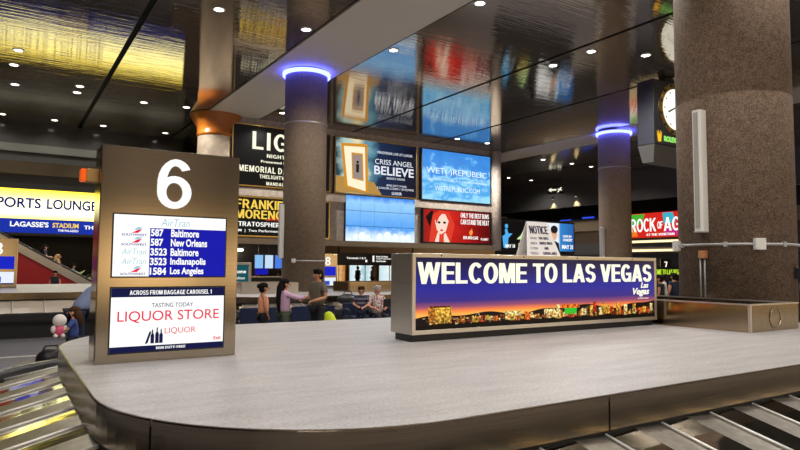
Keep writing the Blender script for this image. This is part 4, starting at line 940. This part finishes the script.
    for hip, kn, an, to in legs:
        mb = MB(); d = (to - an); d.z = 0; d.normalize(); c = an.lerp(to, 0.55); c.z = 0.045 * k
        mb.ball(c, (0.05 * k, 0.13 * k, 0.045 * k), M_black, 10); mb.build('shoe', M_black, t)
    # hair
    mb = MB(); k = k0 * hf
    mb.ball(hm @ Vector((0, -0.024 * k, 0.058 * k)), (0.094 * k, 0.104 * k, 0.072 * k), hair, 16)
    mb.ball(hm @ Vector((0, -0.045 * k, -0.01 * k)), (0.086 * k, 0.075 * k, 0.085 * k), hair, 14)
    if hair_len == 'short':
        for j in range(7):
            a = -0.9 + j * 0.3; mb.ball(hm @ Vector((0.07 * k * math.sin(a), 0.052 * k * math.cos(a), 0.098 * k)), 0.028 * k, hair, 8)
    if hair_len in ('long', 'mid'):
        L = 0.55 if hair_len == 'long' else 0.25
        mb.tube([hm @ Vector((0, -0.05 * k, 0.06 * k)), hm @ Vector((0, -0.095 * k, -0.06 * k)), hm @ Vector((0.02 * k, -0.125 * k, -0.06 * k - L * 0.5 * k)), hm @ Vector((0.03 * k, -0.12 * k, -0.06 * k - L * k))], [0.07 * k, 0.085 * k, 0.075 * k, 0.02 * k], hair, 10)
    if hair_len == 'bun': mb.ball(hm @ Vector((0, -0.12 * k, 0.05 * k)), 0.05 * k, hair, 10)
    mb.build('hair', hair, t)
    return t
H_black = mat('hair_black', (0.010, 0.008, 0.008), 0.85, spec=0.1); H_brown = mat('hair_brown', (0.06, 0.03, 0.015), 0.85, spec=0.1); H_grey = mat('hair_grey', (0.45, 0.44, 0.42), 0.8, spec=0.1); H_blond = mat('hair_blond', (0.4, 0.27, 0.11), 0.8, spec=0.1)
C_grey = cloth('cloth_greybrown', (96, 88, 74)); C_dk = cloth('cloth_dark', (26, 27, 34)); C_lilac = cloth('cloth_lilac', (196, 160, 190)); C_peach = cloth('cloth_peach', (244, 166, 126)); C_olive = cloth('cloth_olive', (70, 76, 62))
C_blue = cloth('cloth_blue', (128, 140, 178)); C_navy = cloth('cloth_navy', (22, 30, 56)); C_white = cloth('cloth_white', (206, 200, 196)); C_tan = cloth('cloth_tan', (170, 130, 84)); C_red = cloth('cloth_red', (150, 40, 40)); C_teal = cloth('cloth_teal', (60, 110, 120))
def striped(name):
    m = mat(name, srgb(28, 40, 66), 0.8); N, L = nt(m); b = N['Principled BSDF']
    tc = N.new('ShaderNodeTexCoord'); wv = N.new('ShaderNodeTexWave'); wv.bands_direction = 'Z'; wv.inputs['Scale'].default_value = 3.2
    L.new(tc.outputs['Object'], wv.inputs[0]); cr = N.new('ShaderNodeValToRGB'); cr.color_ramp.interpolation = 'CONSTANT'
    cr.color_ramp.elements[0].color = (*srgb(28, 40, 70), 1); cr.color_ramp.elements[1].position = 0.62; cr.color_ramp.elements[1].color = (*srgb(170, 50, 56), 1)
    e = cr.color_ramp.elements.new(0.85); e.color = (*srgb(60, 130, 150), 1)
    L.new(wv.outputs[0], cr.inputs[0]); L.new(cr.outputs[0], b.inputs['Base Color']); return m
def plaid(name):
    return noise_mat(name, srgb(220, 214, 210), srgb(150, 60, 70), 30, 0.8, 0, (1, 1, 1), 0, 1, 0.45, 0.6)
LEFT = R(122)     # heading towards picture left (local +y points there)
# man talking to the girls
person('man in a grey t-shirt standing with bent arms, facing the girls', (5.33, 11.3, 0), R(105), 1.63, 'tan', C_grey, C_dk, H_black, 'short',
       (((0.25, 0.02, 1.12), (0.16, 0.28, 1.08)), ((-0.25, 0.0, 1.12), (-0.14, 0.27, 1.05))), sleeve=0.75)
person('girl in a lilac jacket with long black hair pointing at the man', (4.66, 11.4, 0), R(-98), 1.43, 'tan', C_lilac, C_olive, H_black, 'long',
       (((0.2, 0.22, 1.28), (0.12, 0.5, 1.27)), ((-0.25, -0.02, 1.14), (-0.2, 0.08, 0.92))), sleeve=2)
person('girl in a sleeveless peach top standing behind the girl in lilac', (4.44, 11.95, 0), R(-95), 1.33, 'tan', C_peach, C_dk, H_black, 'bun', sleeve=0)
person('boy in a dark striped t-shirt standing by the lounge seats', (7.12, 12.75, 0), R(150), 1.2, 'light', striped('striped_cloth'), C_navy, H_brown, 'short',
       (((0.25, 0.05, 1.14), (0.1, 0.24, 1.08)), ((-0.25, 0.05, 1.14), (-0.08, 0.26, 1.04))), sleeve=0.8)
om = person('grey-haired man in a checked shirt sitting and reading a folder', (8.15, 13.75, 0.0), R(172), 1.62, 'light', plaid('checked_cloth'), C_dk, H_grey, 'short',
       (((0.26, 0.06, 1.14), (0.12, 0.3, 1.08)), ((-0.26, 0.06, 1.14), (-0.1, 0.32, 1.1))), sit=True, sleeve=0.8)
t = thing('folder', 'black folder held open by the seated grey-haired man', 'folder', (8.2, 13.26, 0.68), R(172)); MB().box((-0.15, -0.01, 0), (0.15, 0.01, 0.2), M_black, 0.004).build('cover', M_black, t)
t = thing('backpack', 'yellow green backpack on the floor beside the man in grey', 'bag', (5.72, 11.6, 0))
M_lime = cloth('cloth_lime', (206, 222, 40)); mb = MB(); mb.ball((0, 0, 0.38), (0.19, 0.16, 0.38), M_lime, 16); mb.build('pack', M_lime, t)
MB().ball((0, -0.13, 0.26), (0.11, 0.07, 0.15), M_lime, 12).build('front_pocket', M_lime, t)
MB().tube([(0.0, -0.02, 0.66), (0.03, 0, 0.74), (0.07, 0.02, 0.68)], 0.012, M_black, 6).build('handle', M_black, t)
t = thing('suitcase', 'dark rounded duffel lying on the far carousel right of the man in grey', 'bag', (9.0, 16.95, 0.50)); MB().ball((0, 0, 0.17), (0.36, 0.2, 0.17), M_black, 16).build('body', M_black, t); MB().tube([(-0.15, 0, 0.32), (-0.1, 0, 0.42), (0.1, 0, 0.42), (0.15, 0, 0.32)], 0.014, M_arm, 6).build('handle', M_arm, t)
# left: adult and child beside the carousel end
person('person in a pale blue shirt bending forward behind the number 6 sign', (1.06, 11.3, 0), R(-75), 1.72, 'light', C_blue, C_navy, H_brown, 'short',
       (((0.22, 0.2, 1.2), (0.16, 0.42, 1.12)), ((-0.22, 0.2, 1.2), (-0.16, 0.42, 1.12))), sleeve=0.9, lean=0.75)
person('small brown-haired child in blue carrying a soft toy at the carousel end', (1.0, 10.98, 0), R(75), 1.0, 'light', cloth('cloth_royal', (56, 76, 140)), C_navy, H_brown, 'mid',
       (((0.24, 0.12, 1.15), (0.1, 0.26, 1.1)), ((-0.24, 0.12, 1.15), (-0.08, 0.26, 1.1))), sleeve=0.8)
t = thing('soft_toy', 'white and pink soft toy held by the small child', 'toy', (0.80, 10.93, 0.62)); M_pink = cloth('cloth_pink', (220, 90, 130)); M_wool = cloth('cloth_wool', (226, 220, 216))
MB().ball((0, 0, 0.2), (0.1, 0.08, 0.1), M_wool, 14).build('head', M_wool, t); MB().ball((0, 0, 0.05), (0.08, 0.07, 0.1), M_pink, 12).build('body', M_pink, t)
for s in (-1, 1): MB().ball((s * 0.08, -0.02, 0.07), (0.04, 0.035, 0.06), M_wool, 8).build('arm', M_wool, t)
for s in (-1, 1): MB().ball((s * 0.05, -0.03, -0.03), (0.035, 0.05, 0.035), M_wool, 8).build('foot', M_wool, t)
t = thing('duffel_bag', 'black duffel bag on the floor at the left end of the near carousel', 'bag', (0.74, 11.5, 0)); MB().ball((0, 0, 0.17), (0.22, 0.2, 0.17), M_black, 16).build('body', M_black, t); MB().tube([(-0.12, 0, 0.30), (-0.08, 0, 0.38), (0.08, 0, 0.38), (0.12, 0, 0.30)], 0.015, M_arm, 6).build('handle', M_arm, t)
# people beyond the trough
for x, y, h_, sh, lab, hl, rz in ((16.4, 11.3, 1.48, C_dk, 'person in dark clothes, leftmost of the three beyond the steel trough', 'short', 20), (17.6, 11.95, 1.5, C_white, 'long-haired person in a pale top beyond the steel trough', 'long', 0), (17.08, 11.3, 1.55, C_navy, 'person in navy, rightmost of the three beyond the steel trough', 'short', -10)):
    person(lab, (x, y, 0), R(rz), h_, 'tan', sh, C_dk, H_black, hl)

# ================================================================== ESCALATOR
t = thing('escalator', 'escalator with red side panel and steel balustrade below the lounge sign', 'escalator', (0, 30.6, 0))
M_redw = mat('red_panel', srgb(150, 24, 26), 0.45)
sl_ = math.tan(R(30.5))
def ez(x): return 2.17 - (x - 0.6) * sl_
MB().poly([(-3, 0, 0), (ez(0) / sl_ + 0.0, 0, 0), (-3, 0, ez(-3))], M_redw, (0, 0.12, 0)).build('side_panel', M_redw, t)
mb = MB(); mb.poly([(-3, -0.03, ez(-3)), (3.68, -0.03, ez(3.68)), (4.4, -0.03, 0.36), (4.4, -0.03, 0.7), (3.9, -0.03, ez(3.9) + 0.36), (-3, -0.03, ez(-3) + 0.34)], M_steel_lt, (0, 0.2, 0)); mb.build('balustrade', M_steel_lt, t)
mb = MB(); mb.poly([(-3, 1.3, ez(-3)), (3.68, 1.3, ez(3.68)), (4.4, 1.3, 0.36), (4.4, 1.3, 0.7), (3.9, 1.3, ez(3.9) + 0.36), (-3, 1.3, ez(-3) + 0.34)], M_black, (0, 0.12, 0)); mb.build('far_balustrade', M_black, t)
MB().tube([(-3, 0.07, ez(-3) + 0.42), (3.9, 0.07, ez(3.9) + 0.42), (4.3, 0.07, 0.78)], 0.035, M_black, 8).build('handrail', M_black, t)
for i in range(20):
    x = -2.9 + i * 0.35; z = ez(x) - 0.85
    if z > 0.05: part_box(t, 'step', (x, 0.18, max(0.0, z - 0.25)), (x + 0.35, 1.28, z), M_arm)
for x, lab, sh, hr, hl, rz in ((1.6, 'person in white and black riding the escalator, highest of the three', C_dk, H_black, 'mid', -90), (2.12, 'blond person in tan riding the middle of the escalator', C_tan, H_blond, 'mid', -90), (2.72, 'person in teal riding lowest on the escalator', C_teal, H_black, 'short', -90)):
    i = int((x + 2.9) / 0.35); z = max(0.0, ez(-2.9 + i * 0.35) - 0.85)
    person(lab, (x, 31.25, z), R(rz), 1.62, 'light', sh, C_dk, hr, hl, (((0.26, 0.05, 1.14), (0.25, 0.3, 1.12)), ((-0.24, -0.02, 1.12), (-0.23, 0.1, 0.95))), sleeve=0.8)
t = thing('handbag', 'white handbag carried by the highest person on the escalator', 'bag', (1.66, 30.93, 1.5)); MB().box((-0.16, -0.06, 0), (0.16, 0.06, 0.24), C_white, 0.03).build('body', C_white, t); MB().tube([(-0.1, 0, 0.23), (0, 0, 0.42), (0.1, 0, 0.23)], 0.012, C_white, 6).build('handle', C_white, t)
person('person in a dark suit standing before the red escalator side', (1.93, 29.6, 0), R(160), 1.38, 'light', C_dk, C_dk, H_black, 'short')
t = thing('potted_shrub', 'pale leafy shrub beside the foot of the escalator', 'plant', (3.25, 33.4, 0))
MB().lathe([(0.25, 0), (0.33, 0.5), (0.3, 0.5), (0.28, 0.42), (0.0, 0.42)], m=M_stone, n=20).build('pot', M_stone, t)
mb = MB(); rn = random.Random(5); M_leaf = mat('pale_leaf', srgb(150, 160, 96), 0.6)
for i in range(160):
    a = rn.uniform(0, 6.28); e = rn.uniform(-0.2, 1.4); rr = rn.uniform(0.25, 0.75); c = Vector((math.cos(a) * math.cos(e) * rr, math.sin(a) * math.cos(e) * rr, 0.75 + math.sin(e) * rr * 0.9))
    d = Vector((math.cos(a), math.sin(a), rn.uniform(0, 0.8))).normalized(); s_ = d.cross(Vector((0, 0, 1))).normalized() * 0.05
    mb.poly([c - d * 0.1, c + s_, c + d * 0.12, c - s_], M_leaf)
mb.build('foliage', M_leaf, t); MB().tube([(0, 0, 0.4), (0.02, 0, 0.9)], 0.04, H_brown, 8).build('stem', H_brown, t)

# ================================================================== BACKGROUND UNDER THE ADVERTS
t = thing('overhead_sign', 'long black overhead direction sign below the pale blue video wall', 'sign', (16.4, 33, 1.72))
part_box(t, 'case', (0, 0, 0), (6.5, 0.2, 0.75), M_black)
for x in (0.5, 5.8): part_box(t, 'hanger', (x, 0.08, 0.75), (x + 0.08, 0.16, CEIL - 1.72), M_black)
for s, x0, x1, z0, z1 in (('Terminals 1 & 3', 1.0, 2.3, 0.38, 0.5), ('Rental Car Shuttle', 3.05, 3.9, 0.5, 0.6), ('Ground Transportation', 3.05, 4.2, 0.36, 0.46), ('Hotel Shuttles', 3.05, 3.75, 0.22, 0.32)): text(t, s, -0.01, x0, x1, z0, z1, M_litwhite, 0.02, 0.005)
part_box(t, 'pictogram', (2.8, -0.012, 0.22), (2.92, 0.0, 0.6), M_litwhite); part_box(t, 'pictogram', (2.3, -0.012, 0.2), (2.42, 0.0, 0.34), M_litwhite)
structure(box_obj('wall_shops', (8.5, 40, 0), (36, 40.3, 4.2), mat('warm_shop_wall', srgb(150, 112, 66), 0.6)))
M_shop = ramp_emit('shop_interior', 0, ((0.0, (196, 226, 236)), (0.4, (236, 246, 246)), (0.6, (160, 204, 214)), (1.0, (230, 240, 240))), 0.95, 0.6, 4)
M_shopw = ramp_emit('shop_warm', 0, ((0.0, (224, 168, 96)), (0.5, (250, 214, 150)), (1.0, (190, 120, 60))), 0.9, 0.6, 4)
for i, (x, w_, m, lab) in enumerate(((19.4, 1.5, M_shopw, 'warm lit shop window, leftmost below the overhead sign'), (21.3, 1.9, M_shop, 'cool white shop window with gold surround, left of the pair'), (23.8, 2.6, M_shop, 'cool white shop window with gold surround, right of the pair'), (26.8, 1.6, M_shopw, 'warm lit shop window just left of the welcome sign edge'))):
    t = thing('shop_window', lab, 'shop window', (x, 39.85, 0.3)); part_box(t, 'surround', (-0.12, 0.03, -0.1), (w_ + 0.12, 0.15, 1.75), M_gold); part_box(t, 'display_glow', (0, 0, 0), (w_, 0.03, 1.6), m)
    for q in (0.33, 0.66): part_box(t, 'mullion', (w_ * q - 0.03, -0.03, 0), (w_ * q + 0.03, 0.0, 1.6), M_gold)
for x, y, lab, sh in ((20.6, 37.4, 'distant shopper in dark clothes, leftmost by the shop windows', C_dk), (22.0, 37.8, 'distant shopper in teal by the shop windows', C_teal), (24.6, 37.2, 'distant shopper in red by the shop windows', C_red), (26.6, 36.6, 'distant shopper in white at the right of the shop windows', C_white)):
    person(lab, (x, y, 0), R(random.uniform(60, 200)), 1.66, 'light', sh, C_dk, H_black, 'short', detail=False)
# left bay under the yellow-lettered advert: kiosk, monitors, counter
t = thing('advert_kiosk', 'teal lit kiosk screen left of the girl in peach, beyond the far carousel', 'kiosk', (6.9, 25.4, 0))
part_box(t, 'cabinet', (0, 0, 0), (2.0, 0.3, 1.8), M_steel_lt, 0.02); part_box(t, 'display', (0.12, -0.02, 0.75), (1.86, 0.0, 1.7), lit('kiosk_teal', (18, 76, 84)))
text(t, 'Welcome', -0.024, 0.9, 1.75, 1.35, 1.5, M_litwhite, 0.02, 0.004); text(t, 'to fabulous', -0.024, 0.95, 1.7, 1.1, 1.22, M_litwhite, 0.0, 0.004)
structure(box_obj('wall_service', (9.2, 33.4, 0), (16, 33.6, 6.0), mat('service_wall', (0.045, 0.036, 0.03), 0.5)))
t = thing('service_counter', 'long dark counter under the row of hanging monitors', 'counter', (9, 31.6, 0)); part_box(t, 'front', (0, 0, 0), (6.0, 0.5, 1.05), M_black); part_box(t, 'top', (-0.05, -0.1, 1.05), (6.05, 0.6, 1.1), M_steel_lt)
mon = [(0, lit('mon_sky', (130, 184, 235)), 2.0), (0.55, lit('mon_pale', (190, 216, 240)), 2.0), (1.1, lit('mon_blue', (70, 120, 220)), 2.0), (1.65, lit('mon_ice', (206, 226, 246)), 2.0), (2.2, lit('mon_cobalt', (40, 60, 200)), 2.0)]
for k, (x, m, z) in enumerate(mon):
    lab = ('pale sky blue', 'whitish blue', 'mid blue', 'icy white', 'cobalt blue')[k] + ' hanging monitor over the dark counter left of the slim column'
    t = thing('monitor', lab, 'monitor', (11.1 + x, 31.3, 1.5), 0, 'monitors over the counter'); part_box(t, 'housing', (0, 0.0, 0), (0.5, 0.08, 0.75), M_black); part_box(t, 'screen', (0.03, -0.01, 0.03), (0.47, 0.0, 0.72), m); part_box(t, 'hanger', (0.22, 0.02, 0.75), (0.28, 0.06, CEIL - 1.5), M_black)
t = thing('monitor', 'blue desk monitor on the dark counter', 'monitor', (11.3, 31.7, 1.1)); part_box(t, 'screen', (0, -0.01, 0.1), (0.7, 0, 0.55), M_litblue); part_box(t, 'housing', (-0.03, 0, 0.08), (0.73, 0.06, 0.58), M_black); part_box(t, 'stand', (0.25, 0, 0), (0.45, 0.1, 0.08), M_black)
t = thing('ceiling_lamp', 'white rectangular lamp under the ledge left of the slim column', 'light', (10.2, 32.8, 2.45)); part_box(t, 'lens', (0, 0, 0), (0.8, 0.3, 0.1), M_tube); part_box(t, 'housing', (-0.04, -0.03, 0.1), (0.84, 0.33, 0.2), M_greyp); part_box(t, 'hanger', (0.37, 0.12, 0.2), (0.43, 0.18, 0.6), M_greyp)
for k, (x, col_, lab) in enumerate(((11.9, C_red, 'distant person in red behind the dark counter'), (13.2, C_dk, 'distant person in black behind the dark counter'))): person(lab, (x, 32.7, 0), R(175), 1.65, 'tan', col_, C_dk, H_black, 'short', detail=False)

# right far: hanging direction sign, wall washers, red neon
t = thing('direction_sign', 'small hanging black arrow sign near the grey far fascia', 'sign', (37.6, 35.3, 7.65), R(-57))
part_box(t, 'case', (-0.65, 0, 0), (0.65, 0.14, 0.62), M_black)
mb = MB(); mb.poly([(-0.55, -0.01, 0.31), (-0.3, -0.01, 0.5), (-0.3, -0.01, 0.37), (0.1, -0.01, 0.37), (0.1, -0.01, 0.25), (-0.3, -0.01, 0.25), (-0.3, -0.01, 0.12)], M_litcream); mb.build('arrow', M_litcream, t)
mb = MB(); mb.poly([(0.15, -0.01, 0.1), (0.25, -0.01, 0.1), (0.55, -0.01, 0.5), (0.42, -0.01, 0.5)], M_litcream); mb.poly([(0.2, -0.01, 0.34), (0.55, -0.01, 0.22), (0.55, -0.01, 0.3), (0.2, -0.01, 0.42)], M_litcream); mb.build('pictogram', M_litcream, t)
for x in (-0.4, 0.4): part_box(t, 'hanger', (x - 0.03, 0.04, 0.62), (x + 0.03, 0.1, CEIL - 7.65), M_black)
for y, lab in ((36.8, 'left of the two wall washer lamps on the grey far fascia'), (34.3, 'right of the two wall washer lamps on the grey far fascia'), (31.6, 'wall washer lamp nearest the far column on the grey fascia')):
    t = thing('wall_washer', lab, 'lamp', (38.88, y, 7.4)); MB().lathe([(0.06, 0), (0.1, 0.1), (0.1, 0.2), (0.0, 0.22)], m=M_black, n=16).build('shade', M_black, t)
    MB().disc((0, 0, -0.002), (0, 0, -1), 0.055, M_warmlamp, 12, 0.01).build('bulb', M_warmlamp, t)
    l = bpy.data.lights.new('washer_beam', 'SPOT'); l.energy = 500; l.color = (1, 0.8, 0.4); l.spot_size = R(75); l.spot_blend = 0.5; l.shadow_soft_size = 0.03
    o = bpy.data.objects.new('washer_beam', l); COL.objects.link(o); o.parent = t; o.location = (-0.08, 0, -0.06)
for k, (y, z, m) in enumerate(((38, 5.75, M_litblue), (35.5, 5.85, M_litblue), (33.6, 5.8, M_litblue))):
    t = thing('balcony_light', ('leftmost', 'middle', 'rightmost')[k] + ' blue glowing bar in the dark balcony opening', 'light', (41.7, y, z)); part_box(t, 'glow_bar', (0, -0.6, 0), (0.1, 0.6, 0.12), lit('balcony_blue' + str(k), (50, 80, 230), 1.0)); part_box(t, 'bracket', (0.1, -0.1, 0.0), (0.3, 0.1, 0.1), M_black)
t = thing('balcony_rail', 'steel balcony rail along the dark far opening', 'railing', (28.9, 42.5, 0)); 
for z in (5.3, 6.2): MB().tube([(0, 0, z), (10.0, 0, z)], 0.05, M_steel_lt, 8).build('rail', M_steel_lt, t)
part_box(t, 'floor_edge', (0, 0, 4.7), (10.0, 0.3, 5.2), M_greyfascia)
for x in range(0, 11, 2): MB().tube([(x, 0, 5.2), (x, 0, 6.2)], 0.04, M_steel_lt, 8).build('post', M_steel_lt, t)

# ================================================================== DOWNLIGHTS
def downlight(x, y, power, label, rad=0.13):
    t = thing('downlight', label, 'ceiling light', (x, y, CEIL), 0, 'ceiling downlights')
    MB().lathe([(rad + 0.005, 0.0), (rad + 0.05, -0.005), (rad + 0.045, -0.02), (rad, -0.022), (rad, -0.01)], m=M_white, n=24, cap=False).build('trim_ring', M_white, t)
    MB().disc((0, 0, -0.018), (0, 0, -1), rad, M_tube, 24).build('lens', M_tube, t)
    if power:
        l = bpy.data.lights.new('downlight_beam', 'SPOT'); l.energy = power; l.color = (1, 0.94, 0.87); l.spot_size = R(150); l.spot_blend = 0.6; l.shadow_soft_size = 0.12
        o = bpy.data.objects.new('downlight_beam', l); COL.objects.link(o); o.parent = t; o.location = (0, 0, -0.05)
DL = [(0.2, 24.3), (0.1, 26.2), (0.18, 29.1), (2.4, 27.9), (2.4, 29.0), (5.07, 29.1), (-0.25, 35.3), (1.98, 35.3), (4.2, 35.3), (7.3, 35.3), (6.86, 28.9), (10.92, 27.4), (10.73, 17.2), (10.73, 12.75), (18.1, 12.85), (4.88, 17.15), (21.4, 27.4), (23.6, 27.4), (30.3, 29.5), (33.1, 29.5), (35.2, 29.6), (34.3, 37.2), (36.8, 37.2), (32.0, 37.2), (29.8, 37.2)]
BRIGHT = [(7.55, 17.15), (16.3, 15.35), (16.27, 13.62)]     # the three that flare in the photograph
for x, y in DL + BRIGHT: downlight(x, y, LAMP_W * 0.5 if y == 35.3 else LAMP_W * (2.6 if (x, y) in BRIGHT[1:] or y == 27.4 else 1), 'small round white downlight glowing in the mirror ceiling')
# the same grid carries on above and behind the photographer
for x in (-2.5, 2.8, 7.0, 11.5, 17.0):
    for y in (-3.5, 0.8, 5.0, 9.0): downlight(x, y, LAMP_W, 'small round white downlight glowing in the mirror ceiling')
